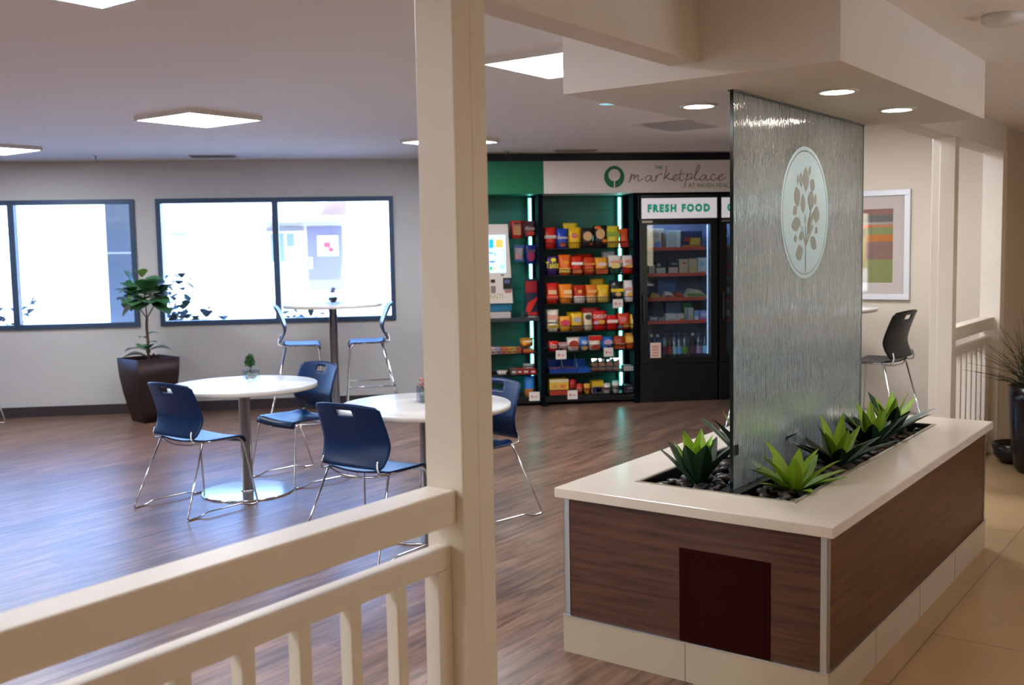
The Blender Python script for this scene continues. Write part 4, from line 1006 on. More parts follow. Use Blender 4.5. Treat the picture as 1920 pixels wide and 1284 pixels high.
def carton(px0, px1, pytop, z, y, d, c, label, group, art=None, name='snack_carton', cat='carton', zt=None, parent_y=None, rz=0.0):
    xa, xb = wx(px0, y, 560), wx(px1, y, 560); top = wz((px0+px1)/2, pytop, y) if zt is None else zt
    t = thing(name, label, cat, ((xa+xb)/2, y, z), rz, group)
    w, h = xb-xa, top-z
    m = MB(); m.cbox((-w/2, 0, 0), (w/2, d, h), .003); m.build('box', cm(*c, rough=.5), t)
    for (cx, cz, aw, ah, ac) in (art or []):
        mm = MB(); mm.box((cx*w-aw*w/2, -.0012, cz*h-ah*h/2), (cx*w+aw*w/2, 0.0, cz*h+ah*h/2)); mm.build('printed_patch', cm(*ac, rough=.5), t)
    return t
g6 = GR[5]
def tray(px0, px1, z, label, fill, c=(24, 66, 160), y=YF+.012, d=.24, h=.05, fin=True):
    xa, xb = wx(px0, y), wx(px1, y); w = xb-xa
    t = thing('snack_tray', label, 'tray', ((xa+xb)/2, y, z), 0, g6)
    m = MB(); q = .003
    m.box((-w/2, 0, 0), (w/2, d, q)); m.box((-w/2, 0, q), (w/2, q, h)); m.box((-w/2, d-q, q), (w/2, d, h*2.4)); m.box((-w/2, q, q), (-w/2+q, d-q, h)); m.box((w/2-q, q, q), (w/2, d-q, h)); m.build('tray', cm(*c, rough=.25), t)
    if fin:
        m = MB(); m.add([(-w/2+.004, .02, h), (-w/2+.004, .2, h), (-w/2+.004, .2, h+.13), (-w/2+.008, .02, h), (-w/2+.008, .2, h), (-w/2+.008, .2, h+.13)], [(0, 1, 2), (3, 5, 4), (0, 2, 5, 3), (1, 4, 5, 2), (0, 3, 4, 1)]); m.build('divider', cm(120, 170, 210, rough=.15), t)
    m = MB()
    for k in range(6): m.cbox((-w/2+.012+k*(w-.024)/6, .008, .006), (-w/2+.008+(k+1)*(w-.024)/6, .12, .052+.006*(k % 2)), .003)
    m.build('bars', cm(*fill, rough=.4), t)
z6 = ROWZ[5]-.003
tray(1028, 1053, z6, 'blue tray of pink wrapped bars at the left end of the sixth snack shelf', (186, 110, 120))
tray(1054, 1080, z6, 'blue tray of mauve wrapped bars, second on the sixth snack shelf', (160, 96, 116))
tray(1081, 1105, z6, 'plain bright blue tray, third on the sixth snack shelf', (36, 96, 190), (20, 92, 190))
CLEAR = pane_mat('clear_wrap', (236, 240, 240), .22)
for k, (a, b, nm) in enumerate(((1107, 1121, 'leftmost'), (1121, 1135, 'second'), (1135, 1149, 'third'), (1149, 1164, 'rightmost'))):
    y = YF+.03; xa, xb = wx(a, y), wx(b, y); w = xb-xa
    t = thing('pastry_pack', 'clear pack of brown pastries, %s of the row of four on the sixth snack shelf' % nm, 'pastry pack', ((xa+xb)/2, y, z6), 0, 'pastry packs on the sixth snack shelf')
    m = MB()
    for j, (dx, dz) in enumerate(((-.02, .02), (.018, .022), (0, .058), (-.02, .075), (.02, .072))): m.ball((dx*.8, .03, dz), .02, 10, 6, (1.05, 1, .75))
    m.build('pastry', cm(*[(168, 84, 36), (186, 110, 50), (150, 60, 30), (176, 80, 40)][k], rough=.6), t)
    m = MB(); m.loft([[(-w*.46, 0, 0), (w*.46, 0, 0), (w*.46, .06, 0), (-w*.46, .06, 0)], [(-w*.49, -.004, .05), (w*.49, -.004, .05), (w*.49, .065, .05), (-w*.49, .065, .05)], [(-w*.3, .02, .105), (w*.3, .02, .105), (w*.3, .045, .105), (-w*.3, .045, .105)], [(-w*.42, .03, .135), (w*.42, .028, .135), (w*.42, .034, .135), (-w*.42, .034, .135)]], smooth=False); m.build('wrapper', CLEAR, t)
carton(1170, 1196, 686, z6, YF+.02, .16, (206, 200, 196), 'white ribbed carton at the right end of the sixth snack shelf', g6, [(0, .35, .9, .08, (150, 146, 146)), (0, .6, .9, .08, (150, 146, 146))])
g7 = GR[6]; z7 = ROWZ[6]-.003
carton(1028, 1064, 711, z7, YF+.02, .2, (222, 176, 52), 'wide yellow box at the left end of the bottom snack shelf', g7, [(0, .16, 1, .32, (196, 64, 40)), (-.2, .55, .3, .24, (200, 150, 90)), (.2, .55, .3, .24, (206, 120, 60)), (0, .9, 1, .18, (214, 198, 160))])
def cup(px0, px1, pytop, z, c, label, lid=None, name='snack_cup', y=YF+.05, cat='cup', band=None):
    xa, xb = wx(px0, y), wx(px1, y); r = (xb-xa)/2; h = wz((px0+px1)/2, pytop, y)-z
    t = thing(name, label, cat, ((xa+xb)/2, y, z), 0, g7)
    m = MB(); m.lathe([(r*.78, 0), (r, h*.86), (r*.94, h*.88)], 20); m.build('body', cm(*c, rough=.4), t)
    m = MB(); m.lathe([(r*1.02, h*.86), (r*1.02, h*.93), (r*.6, h)], 20); m.build('lid', cm(*(lid or c), rough=.35), t)
    if band: m = MB(); m.lathe([(r*.87, h*.3), (r*.955, h*.62)], 20, cap=(False, False)); m.build('printed_band', cm(*band, rough=.5), t)
cup(1065, 1077, 711, z7, (176, 40, 40), 'jar with a bright red lid on the bottom snack shelf', (220, 22, 18), 'snack_jar', cat='jar')
cup(1078, 1090, 719, z7, (206, 66, 54), 'red cup on the bottom snack shelf', (196, 50, 44), band=(224, 120, 96))
cup(1092, 1105, 719, z7, (224, 164, 50), 'yellow cup on the bottom snack shelf', (226, 178, 60), band=(190, 90, 40))
carton(1108, 1130, 714, z7, YF+.05, .12, (206, 170, 28), 'yellow topped box with a navy front on the bottom snack shelf', g7, [(0, .28, .9, .5, (34, 40, 96)), (.1, .3, .4, .3, (170, 90, 40))])
cup(1130, 1143, 718, z7, (224, 214, 204), 'white cup with a grey lid on the bottom snack shelf', (190, 192, 192), band=(120, 90, 80))
cup(1146, 1159, 713, z7, (224, 216, 206), 'white cup with a pale teal lid on the bottom snack shelf', (150, 214, 210), band=(110, 110, 100))
carton(1170, 1193, 722, z7, YF+.03, .14, (34, 36, 46), 'dark box with white flecks at the right end of the bottom snack shelf', g7, [(-.2, .6, .1, .16, WHT), (0, .62, .12, .18, WHT), (.2, .58, .1, .14, WHT), (0, .1, .9, .05, (150, 150, 156))])
def ptag(px0, px1, py0, py1, label, y=YF-.022):
    a = at_y(px0, py0, y); b = at_y(px1, py1, y)
    t = thing('price_card', label, 'price card', ((a.x+b.x)/2, y, b.z), 0, 'white price cards on the racks')
    w, h = b.x-a.x, a.z-b.z
    m = MB(); m.box((-w/2, 0, 0), (w/2, .0015, h)); m.build('card', CARD, t)
    m = MB(); m.box((-w*.3, -.0008, h*.35), (-w*.12, 0, h*.62)); m.box((.02*w, -.0008, h*.4), (.3*w, 0, h*.52)); m.build('print', cm(206, 120, 110, rough=.7), t)
    m = MB(); m.box((-w*.12, .0015, h*.7), (w*.12, .012, h+.02)); m.build('clip', RACKB, t)
ptag(1149, 1168, 561, 577, 'white price card hanging below the third snack shelf')
ptag(1042, 1062, 657, 673, 'white price card at the left of the fifth snack shelf')
ptag(1132, 1150, 652, 668, 'white price card at the right of the fifth snack shelf')
ptag(1064, 1083, 732, 748, 'white price card on the bottom snack shelf')
ptag(992, 1012, 735, 751, 'white price card at the foot of the left rack bay')

# kiosk and goods in the left bay
yk = 10.50
def kx(px, py): p = at_y(px, py, yk); return p.x, p.z
t = thing('payment_kiosk', 'white self-checkout kiosk with a lit touch screen, standing in the left rack bay', 'payment kiosk', (1.2, yk, .905))
def kz(z): return z-.905
xa, zt_ = kx(890, 421); xb, zb_ = kx(960, 568)
m = MB(); m.loft([[(xa-1.2-.02, .0, kz(zb_)), (xb-1.2+.01, .0, kz(zb_)), (xb-1.2+.01, .15, kz(zb_)), (xa-1.2-.02, .15, kz(zb_))], [(xa-1.2, .0, kz(zt_)), (xb-1.2-.03, .0, kz(zt_)), (xb-1.2-.03, .12, kz(zt_)), (xa-1.2, .12, kz(zt_))]], smooth=False); m.build('housing', cm(206, 196, 188, rough=.45), t)
m = MB(); m.cbox((xa-1.2, .03, kz(.975)), (xb-1.2-.0, .15, kz(zb_)), .002); o = m.build('lower_panel', cm(10, 96, 128, rough=.5), t); o['label'] = 'blue lower panel'
m = MB(); m.cbox((xa-1.2-.03, -.06, 0), (xb-1.2-.02, .2, kz(.968)), .006); m.build('base', cm(170, 160, 156, rough=.4), t)
m = MB(); m.cbox((xa-1.2+.03, .04, kz(.968)), (xb-1.2-.04, .16, kz(.976)), .001); m.build('neck', cm(120, 116, 114, rough=.4), t)
a = kx(893, 441); b = kx(949, 511)
scr = MB(); scr.box((a[0]-1.2, -.004, kz(b[1])), (b[0]-1.2, 0, kz(a[1]))); sc = scr.build('screen', mat('lit_screen', (200, 225, 250), .3, emit=(165, 210, 250), es=.72), t); sc['label'] = 'lit pale blue touch screen'
def kpatch(px0, py0, px1, py1, c, nm='icon', es=.5):
    p = kx(px0, py0); q = kx(px1, py1); m = MB(); m.box((p[0]-1.2, -.0055, kz(q[1])), (q[0]-1.2, -.004, kz(p[1])))
    m.build(nm, mat('screen_icon_%02x%02x%02x' % c, c, .4, emit=c, es=es), sc)
kpatch(917, 449, 925, 465, (20, 170, 240)); kpatch(929, 449, 943, 464, (226, 184, 90)); kpatch(917, 473, 924, 476, (90, 170, 220)); kpatch(926, 474, 929, 479, (140, 170, 210))
kpatch(918, 489, 928, 492, (90, 130, 190)); kpatch(918, 500, 923, 506, (40, 180, 130)); kpatch(925, 500, 929, 506, (230, 190, 110)); kpatch(938, 497, 945, 504, (150, 215, 225))
def kpart(nm, px0, py0, px1, py1, mt, d=.014, lb=None):
    p = kx(px0, py0); q = kx(px1, py1); m = MB(); m.cbox((p[0]-1.2, -d, kz(q[1])), (q[0]-1.2, .002, kz(p[1])), .002); o = m.build(nm, mt, t)
    if lb: o['label'] = lb
    return o
cr = kpart('card_reader', 943, 521, 959, 541, BLACK, .03, 'black card reader')
p = kx(945, 524); q = kx(955, 531); m = MB(); m.box((p[0]-1.2, -.031, kz(q[1])), (q[0]-1.2, -.03, kz(p[1]))); m.build('display', cm(90, 100, 130, rough=.2), cr)
kpart('scanner_window', 920, 524, 928, 529, BLACK); kpart('cash_slot', 920, 536, 929, 548, cm(120, 110, 110, rough=.4)); kpart('badge', 947, 545, 959, 549, cm(190, 110, 110, rough=.6), .002); kpart('vent_dot', 939, 514, 945, 517, cm(110, 104, 100, rough=.5), .002)
m = MB(); p = kx(903, 560); q = kx(943, 552); text_fit(m, 'AVANTI', p[0]-1.2, q[0]-1.2, kz((p[1]+q[1])/2), .052, 0, .005); m.build('lettering', cm(170, 158, 100, rough=.6), t)

gh_ = 'peg bags in the left rack bay'
def pegbag(px0, px1, py0, py1, c, label, art):
    y = 10.64; a = wx(px0, y); b = wx(px1, y); z0 = wz((px0+px1)/2, py1, y); z1 = wz((px0+px1)/2, py0, y)
    bag('peg_bag', px0, px1, py0, z0, c, label, gh_, y, art, None, 0, .03)
pegbag(958, 982, 415, 447, (176, 40, 36), 'red and tan peg bag at the upper left beside the kiosk screen', [('band', .02, .5, .55, .6, (186, 130, 90)), ('oval', .02, .78, .6, .22, (40, 28, 36))])
pegbag(984, 1005, 415, 444, (120, 44, 56), 'red and grey peg bag at the upper right of the left rack bay', [('band', 0, .8, .7, .2, (50, 36, 60)), ('oval', .05, .22, .7, .32, (180, 50, 40)), ('band', 0, .5, .8, .18, (150, 130, 130))])
pegbag(964, 983, 461, 490, (150, 140, 150), 'pale peg bag with blue edges under the upper left bag', [('band', 0, .93, .9, .12, (40, 80, 150)), ('band', 0, .06, .9, .12, (40, 80, 150)), ('band', -.2, .3, .3, .3, (196, 130, 120))])
pegbag(985, 1007, 460, 495, (30, 40, 120), 'dark blue peg bag with a red disc under the upper right bag', [('oval', 0, .4, .6, .5, (150, 36, 80)), ('band', 0, .68, .7, .12, (96, 80, 100))])
# leaflet holder and scanner on the counter
y = 10.52; p = at_y(988, 588, y); q = at_y(1012, 522, y)
t = thing('leaflet_holder', 'silver stand of red and navy leaflets on the counter of the left rack bay', 'leaflet holder', (p.x+.05, y, .905), 0)
hgt = q.z-.905; w = .065
Mt = Matrix.Rotation(-.12, 4, 'X')
m = MB(); m.box((-w, .03, .012), (w, .036, hgt)); m.build('back_plate', cm(26, 28, 48, rough=.4), t)
m = MB(); m.box((-w-.002, -.02, 0), (w+.025, .05, .012)); m.box((w+.004, -.012, .012), (w+.018, .04, hgt*.72)); m.build('silver_edge', ALU, t)
m = MB(); m.cbox((-w+.004, .004, .014), (w-.002, .028, hgt*.62), .002); lf = m.build('leaflet', cm(24, 26, 54, rough=.4), t)
m = MB(); m.add([(-w+.006, .0035, .02), (w-.004, .0035, .02), (w-.004, .0035, .06), (-w*.3, .0035, .04), (w-.004, .0035, .18), (w-.004, .0035, .21), (-w*.5, .0035, .15), (-w+.006, .0035, .09)], [(0, 1, 2, 3, 7), (3, 4, 5, 6, 7)]); m.build('printed_patch', cm(196, 34, 24, rough=.4), lf)
m = MB(); m.cbox((-w+.006, .0295-.012, hgt*.63), (w-.004, .0285, hgt*.93), .002); o = m.build('leaflet', cm(150, 22, 30, rough=.4), t); o['label'] = 'red leaflet'
t = thing('counter_camera', 'small dark grey box with a round lens on the counter beside the leaflet stand', 'camera', (wx(984, 10.46), 10.46, .905), 0)
m = MB(); m.cbox((-.035, 0, 0), (.03, .05, .062), .004); m.build('housing', cm(46, 54, 58, rough=.4), t)
m = MB(); m.lathe([(.021, -.004), (.021, .006), (.012, .008)], 18, Matrix.Translation((0, 0, .032)) @ Matrix.Rotation(pi/2, 4, 'X')); m.build('lens', BLACK, t)
gl = 'goods on the left rack shelves'
cols = [((206, 170, 164), 'pink white'), ((150, 150, 166), 'grey'), ((196, 110, 70), 'orange brown'), ((206, 140, 50), 'amber'), ((190, 160, 80), 'mustard'), ((186, 90, 50), 'rust')]
xs_ = [918, 928, 938, 949, 959, 968, 977]
for k, (c, nm) in enumerate(cols):
    carton(xs_[k], xs_[k+1]-1, 652, .542, YF+.03, .2, c, '%s carton in the row of small boxes on the upper left rack shelf' % nm, gl, [(0, .3, .8, .3, (110, 70, 50))])
carton(979, 1000, 655, .542, YF+.03, .2, (190, 60, 44), 'red carton at the right end of the upper left rack shelf', gl, [(0, .7, .9, .3, (206, 140, 50))])
bag('snack_bag', 973, 998, 634, .60, (206, 160, 60), 'shiny silver and yellow bag lying over the cartons on the upper left rack shelf', gl, YF+.12, [('band', .1, .62, .8, .12, WHT), ('oval', -.2, .4, .3, .5, (222, 150, 30))], (150, 84, 30), .3, .06, cat='snack bag')
for k, (a, b, c, nm) in enumerate(((956, 966, (130, 110, 100), 'grey brown'), (967, 977, (180, 60, 50), 'dull red'), (978, 990, (190, 70, 60), 'brick red'), (991, 1003, (200, 30, 40), 'bright red'))):
    carton(a, b, 692, .324, YF+.03, .2, c, '%s carton in the row on the lower left rack shelf' % nm, gl, [(0, .5, .6, .3, WHT)])
bag('snack_bag', 928, 948, 694, .324, (214, 200, 190), 'crumpled white bag on the lower left rack shelf above the chair back', gl, YF+.05, None, None, .1, .05)
bag('snack_bag', 978, 1000, 682, .37, (210, 210, 206), 'shiny silver bag lying over the red cartons on the lower left rack shelf', gl, YF+.14, [('band', 0, .5, .8, .2, (60, 60, 66))], None, .3, .05)
bag('snack_bag', 979, 1000, 706, .085, (30, 120, 200), 'blue topped bag at the foot of the left rack bay', gl, YF+.06, None, (176, 110, 60), .05, .06, cat='snack bag')

# fridges ----------------------------------------------------------------
fx0, fx1 = wx(1199, YS), wx(1346, YS)
FW = fx1-fx0; FH = 2.128
def fz(px, py): return wz(px, py, YS)
t = thing('glass_door_fridge', 'black glass-door fridge topped by a lit FRESH FOOD sign', 'fridge', ((fx0+fx1)/2, YS, 0), 0, 'glass-door fridges')
h = FW/2; oxf = (fx0+fx1)/2; D = .56
dz0, dz1 = .46, 1.825; gx0, gx1 = wx(1214, YS)-oxf, wx(1333, YS)-oxf
m = MB()
m.box((-h+.004, .05, .04), (-h+.03, D, FH)); m.box((h-.03, .05, .04), (h-.004, D, FH)); m.box((-h+.03, .05, 1.88), (h-.03, D, FH)); m.box((-h+.03, .05, .04), (h-.03, D, .42)); m.box((-h+.03, D-.03, .42), (h-.03, D, 1.88)); m.build('cabinet', FRB, t)
m = MB(); q = .004
m.box((-h+.03, .06, .42), (-h+.034, D-.034, 1.88)); m.box((h-.034, .06, .42), (h-.03, D-.034, 1.88)); m.box((-h+.034, D-.038, .42), (h-.034, D-.03, 1.88)); m.box((-h+.034, .06, .42), (h-.034, D-.038, .424)); m.box((-h+.034, .06, 1.876), (h-.034, D-.038, 1.88)); m.build('liner', FRI, t)
m = MB(); m.cyl((gx1-.012, .075, 0), .006, .48, 1.82, 10); m.build('light_tube', LEDW, t)
m = MB(); m.cyl((0, 0, 0), .010, -.3, .3, 10); o = m.build('light_tube', mat('fridge_top_led', (255, 255, 255), .5, emit=(205, 224, 255), es=24.0), t); o.rotation_euler = (0, pi/2, 0); o.location = (0, .09, 1.862)  # unseen tube behind the header, added to brighten the interior
m = MB(); m.box((-h+.006, 0, .40), (gx0, .045, 1.885)); m.box((gx1, 0, .40), (h-.006, .045, 1.885)); m.box((gx0, 0, 1.825), (gx1, .045, 1.885)); m.box((gx0, 0, .40), (gx1, .045, .46)); dr = m.build('door', FRB, t)
m = MB(); m.box((gx0, .018, .46), (gx1, .024, 1.825)); m.build('door_glass', FPANE, dr)
m = MB(); m.tube(fillet([(-h+.04, 0, 1.12), (-h+.04, -.035, 1.12), (-h+.04, -.035, .84), (-h+.04, 0, .84)], .02), .009, 8); m.build('handle', cm(70, 70, 74, rough=.3, metal=.6), dr)
p = at_y(1220, 643, YS); q = at_y(1240, 673, YS)
m = MB(); m.use(cm(222, 204, 184, rough=.7)); m.box((p.x-oxf, .014, q.z), (q.x-oxf, .0178, p.z)); m.use(cm(206, 130, 116, rough=.7))
for k in range(4): m.box((p.x-oxf+.02, .0132, q.z+.03+k*.03), (q.x-oxf-.025, .014, q.z+.045+k*.03))
nt_ = m.build('notice', None, dr); nt_['label'] = 'small cream paper notice'
m = MB(); m.cbox((-h+.03, -.012, 1.845), (-h+.14, 0, 1.868), .002); m.build('maker_plate', cm(150, 146, 130, rough=.3, metal=.7), dr)
m = MB(); m.cbox((-h+.004, .0, 0), (h-.004, .05, .392), .004); gr_ = m.build('grille', FRB, t)
m = MB()
for k in range(7): m.box((-h+.06, -.006, .06+k*.036), (h-.06, 0, .07+k*.036))
m.build('louvre', cm(26, 26, 28, rough=.3), gr_)
m = MB(); m.box((-h+.02, .002, 1.895), (h-.006, .05, FH)); m.build('sign_box', FRB, t)
s0, s1 = wx(1204, YS)-oxf, wx(1344, YS)-oxf
m = MB(); m.box((s0, -.006, 1.888), (s1, .002, 2.094)); sg = m.build('lit_sign', SIGNL, t); sg['label'] = 'lit white sign reading FRESH FOOD'
m = MB(); a = wx(1215, YS)-oxf; b = wx(1331, YS)-oxf; text_fit(m, 'FRESH FOOD', a, b, 1.992, .084, -.006, .07, .002); ltr = m.build('lettering', mat('teal_sign_letters', (0, 158, 128), .5, emit=(0, 158, 128), es=.2), sg)
SHZ = [1.585, 1.318, 1.065, .826]
for z in SHZ:
    m = MB(); m.box((-h+.036, .10, z-.012), (h-.036, D-.045, z-.004)); sh = m.build('shelf', cm(150, 160, 172, rough=.4), t)
    m = MB(); m.box((gx0+.01, .09, z-.024), (gx1-.03, .0995, z+.010)); o = m.build('price_strip', PSTRIP, sh); o['label'] = 'red price strip'
fr1 = t
r2 = fr1.copy(); COL.objects.link(r2); r2.location.x = oxf+FW+.012
r2['label'] = 'second black glass-door fridge, mostly hidden behind the textured glass panel'
for chd in list(fr1.children):
    c = chd.copy(); COL.objects.link(c); c.parent = r2
    if chd.name.startswith('lit_sign'): c['label'] = 'lit white sign with a green C'
    for g in list(chd.children):
        if g.name.startswith(('lettering', 'notice')): continue
        d = g.copy(); COL.objects.link(d); d.parent = c
    if chd.name.startswith('lit_sign'):
        m = MB(); text_fit(m, 'C', -h+.085, -h+.15, 1.992, .084, -.006, .07, .002); m.build('lettering', MATS['teal_sign_letters'], c)
# goods in the fridge
gf = 'packs in the fresh food fridge'
yi = YS+.105
def fit(px0, px1, pyt, z, c, label, art=None, d=.16, rz=0.0, cat='food pack', y=yi):
    return carton(px0, px1, pyt, z-.004, y, d, c, label, gf, art, 'food_pack', cat, rz=rz)
fit(1216, 1245, 429, SHZ[0], (196, 184, 172), 'cream and brown pack with a blue patch on the top fridge shelf', [(.1, .2, .4, .3, (90, 140, 190)), (.42, .4, .14, .8, (120, 62, 34)), (-.1, .7, .5, .3, (176, 164, 148))])
fit(1251, 1277, 432, SHZ[0], (170, 180, 178), 'pale grey green pack in the middle of the top fridge shelf', [(.3, .45, .2, .8, (206, 206, 200))])
fit(1278, 1317, 433, SHZ[0], (24, 36, 78), 'navy pack with yellow and red print on the top fridge shelf', [(-.2, .5, .3, .25, (160, 40, 40)), (.15, .4, .5, .4, (190, 160, 60)), (0, .1, .9, .16, (180, 120, 60))])
for a, b, ty, c, lb, art in ((1217, 1229, 497, (190, 170, 156), 'beige pack at the left end of the second fridge shelf', None), (1230, 1249, 489, (36, 38, 48), 'black and white pack, second from left on the second fridge shelf', [(0, .3, .9, .4, (190, 186, 170)), (-.2, .7, .3, .2, (170, 170, 170))]),
        (1253, 1272, 488, (34, 36, 44), 'black pack with a pink lower half on the second fridge shelf', [(0, .3, .9, .4, (206, 170, 160)), (.1, .75, .6, .1, (140, 140, 140))]), (1274, 1290, 486, (204, 178, 150), 'tan pack in the middle right of the second fridge shelf', [(.1, .75, .4, .14, (190, 70, 60))]),
        (1292, 1308, 485, (214, 186, 160), 'peach pack with a yellow base on the second fridge shelf', [(0, .3, .95, .36, (206, 184, 120))]), (1309, 1325, 483, (200, 204, 206), 'white pack at the right end of the second fridge shelf', [(0, .6, .6, .3, (150, 190, 200)), (0, .1, .9, .14, (206, 150, 160))])):
    fit(a, b, ty, SHZ[1], c, lb, art, .1)
def sandwich(px0, px1, pyt, z, c1, c2, label):
    y = yi; xa, xb = wx(px0, y), wx(px1, y); w = xb-xa; hh_ = wz((px0+px1)/2, pyt, y)-z
    t = thing('sandwich_pack', label, 'sandwich pack', ((xa+xb)/2, y, z-.004), 0, gf)
    m = MB(); m.prism([(-w/2, 0), (w/2, 0), (w*.15, hh_*.8), (-w*.25, hh_)], -.12, 0, Matrix.Rotation(pi/2, 4, 'X')); m.build('sandwich', cm(*c1, rough=.6), t)
    m = MB(); m.prism([(-w*.38, hh_*.18), (w*.36, hh_*.18), (w*.26, hh_*.42), (-w*.36, hh_*.55)], 0, .003, Matrix.Rotation(pi/2, 4, 'X')); m.build('filling', cm(*c2, rough=.5), t)
sandwich(1216, 1243, 547, SHZ[2], (186, 162, 120), (200, 150, 60), 'wedge of wrapped bread at the left end of the third fridge shelf')
sandwich(1243, 1267, 545, SHZ[2], (206, 190, 180), (150, 80, 70), 'wrapped sandwich with striped filling on the third fridge shelf')
sandwich(1266, 1284, 547, SHZ[2], (190, 80, 60), (160, 50, 40), 'small red wrapped sandwich on the third fridge shelf')
sandwich(1284, 1328, 540, SHZ[2], (190, 180, 150), (110, 140, 70), 'long sandwich pack with green filling at the right of the third fridge shelf')
for a, b, ty, c, lb, art in ((1219, 1233, 594, (150, 120, 170), 'purple tub at the left end of the fourth fridge shelf', [(0, .7, .9, .3, WHT)]), (1235, 1248, 594, (150, 146, 146), 'grey pack, second from left on the fourth fridge shelf', None),
        (1249, 1269, 588, (206, 204, 196), 'white pack in the middle of the fourth fridge shelf', [(0, .3, .8, .1, (120, 116, 110))]), (1270, 1283, 588, (206, 196, 184), 'white pack with an orange corner on the fourth fridge shelf', [(.15, .2, .6, .36, (206, 96, 44))]),
        (1288, 1300, 577, (196, 190, 176), 'tall cream and blue carton on the fourth fridge shelf', [(-.42, .5, .16, 1, (36, 110, 190)), (.1, .3, .4, .2, (190, 150, 70))]), (1301, 1311, 582, (130, 160, 206), 'slim light blue pack on the fourth fridge shelf', [(0, .3, .6, .3, WHT)]),
        (1312, 1328, 582, (150, 150, 206), 'lilac pack with a pink base at the right end of the fourth fridge shelf', [(0, .15, .9, .3, (206, 80, 130)), (0, .6, .6, .3, (200, 190, 220))])):
    fit(a, b, ty, SHZ[3], c, lb, art, .1)
fit(1249, 1277, 567, SHZ[3], (96, 110, 150), 'blue grey box at the back of the fourth fridge shelf', None, .1, y=yi+.2)
fit(1280, 1296, 568, SHZ[3], (40, 150, 60), 'green box at the back of the fourth fridge shelf', [(0, .4, .9, .5, (20, 30, 50))], .1, y=yi+.2)
fit(1234, 1268, 524, SHZ[2], (70, 110, 170), 'blue box at the back of the third fridge shelf', None, .1, y=yi+.22)
BG = pane_mat('bottle_plastic', (206, 220, 230), .18)
def bottle(x, y, z, hgt, cap, lab, label, group, liquid=None):
    t = thing('drink_bottle', label, 'bottle', (x, y, z), 0, group); r = hgt*.135
    m = MB(); m.lathe([(r*.9, 0), (r, .01), (r, hgt*.55), (r*.85, hgt*.66), (r*.42, hgt*.84), (r*.38, hgt*.9)], 14); m.build('body', liquid or BG, t)
    m = MB(); m.lathe([(r*.45, hgt*.89), (r*.45, hgt)], 12); m.build('cap', cm(*cap, rough=.4), t)
    m = MB(); m.lathe([(r*1.02, hgt*.22), (r*1.02, hgt*.5)], 14, cap=(False, False)); m.build('label_band', cm(*lab, rough=.5), t)
gb_ = 'bottles on the fridge floor'; zf = .424
for px, c1, lab, lb, liq in ((1221, WHT, (60, 80, 150), 'white capped dark blue drink bottle at the far left of the fridge floor', cm(26, 36, 90, rough=.15)), (1233, WHT, (50, 60, 130), 'white capped dark blue drink bottle, second from left on the fridge floor', cm(26, 36, 90, rough=.15)),
        (1246, (40, 50, 90), (120, 40, 60), 'clear bottle with a dark red label on the fridge floor', None), (1256, (40, 44, 60), (150, 60, 60), 'dark bottle with a brick red label on the fridge floor', cm(40, 24, 26, rough=.15)), (1265, (60, 70, 100), (140, 190, 214), 'clear bottle with a pale blue label on the fridge floor', None),
        (1274, (60, 70, 100), (110, 170, 206), 'clear bottle with a sky blue label on the fridge floor', None), (1284, (60, 70, 80), (120, 150, 60), 'clear bottle with an olive label on the fridge floor', None), (1299, (200, 210, 214), (90, 60, 70), 'dark bottle with a maroon label right of the gap on the fridge floor', cm(40, 24, 30, rough=.15)),
        (1310, (90, 100, 120), (190, 150, 190), 'bottle with a lilac label near the right of the fridge floor', None), (1322, (30, 40, 70), (150, 200, 230), 'bottle with a bright blue white label at the far right of the fridge floor', None)):
    yb_ = YS+.14; bottle(wx(px, yb_, 640), yb_, zf, .27, c1, lab, lb, gb_, liq)
g2_ = 'bottles in the second fridge'
for z, c, nm in ((SHZ[0], (60, 120, 200), 'blue'), (SHZ[1], (200, 50, 60), 'red'), (SHZ[2], (150, 180, 210), 'pale blue'), (SHZ[3], (206, 196, 190), 'white'), (.428, (40, 140, 70), 'green')):
    yb_ = YS+.14; bottle(wx(1363, yb_, 560), yb_, z-.004, .21, c, c, 'drink bottle with %s label in the visible sliver of the second fridge' % nm, g2_)

# ------------------------------------------------------------------ outside the windows
GZ = -.25
m = MB(); m.box((-60, -50, GZ-.1), (50, 70, GZ)); struct(m, 'ground', mat('pale_concrete', (214, 206, 196), .8, noise=.05, nscale=.5))
STUC = mat('white_stucco', (236, 232, 226), .9, noise=.03, nscale=2); GREYD = mat('grey_door_paint', (110, 100, 116), .6)
YE = 26.0
def ex(px, py): p = at_y(px, py, YE); return p.x, p.z
t = thing('courtyard_building', 'sunlit white building across the courtyard with a grey door and tiled roof', 'building', (0, YE, GZ))
m = MB(); m.box((-16, 0, 0), (8, 5, 4.4-GZ-1.2)); m.build('wall', STUC, t)
a = ex(575, 425); b = ex(645, 544)
m = MB(); m.box((a[0], -.06, b[1]-GZ), (b[0], 0, a[1]-GZ)); d_ = m.build('door', GREYD, t)
p = ex(595, 442); q = ex(635, 479); m = MB(); m.box((p[0], -.09, q[1]-GZ), (q[0], -.06, p[1]-GZ)); dw = m.build('door_window', mat('bright_door_pane', (236, 240, 240), .3), d_)
p = ex(607, 454); q = ex(620, 464); m = MB(); m.box((p[0], -.095, q[1]-GZ), (q[0], -.09, p[1]-GZ)); 
p = ex(616, 464); q = ex(626, 472); m.use(cm(196, 60, 70)); m.box((p[0], -.095, q[1]-GZ), (q[0], -.09, p[1]-GZ)); m.build('notice', None, dw)
p = ex(580, 482); q = ex(587, 503); m = MB(); m.box((p[0], -.1, q[1]-GZ), (q[0], -.06, p[1]-GZ)); m.build('door_plate', WHITEP, d_)
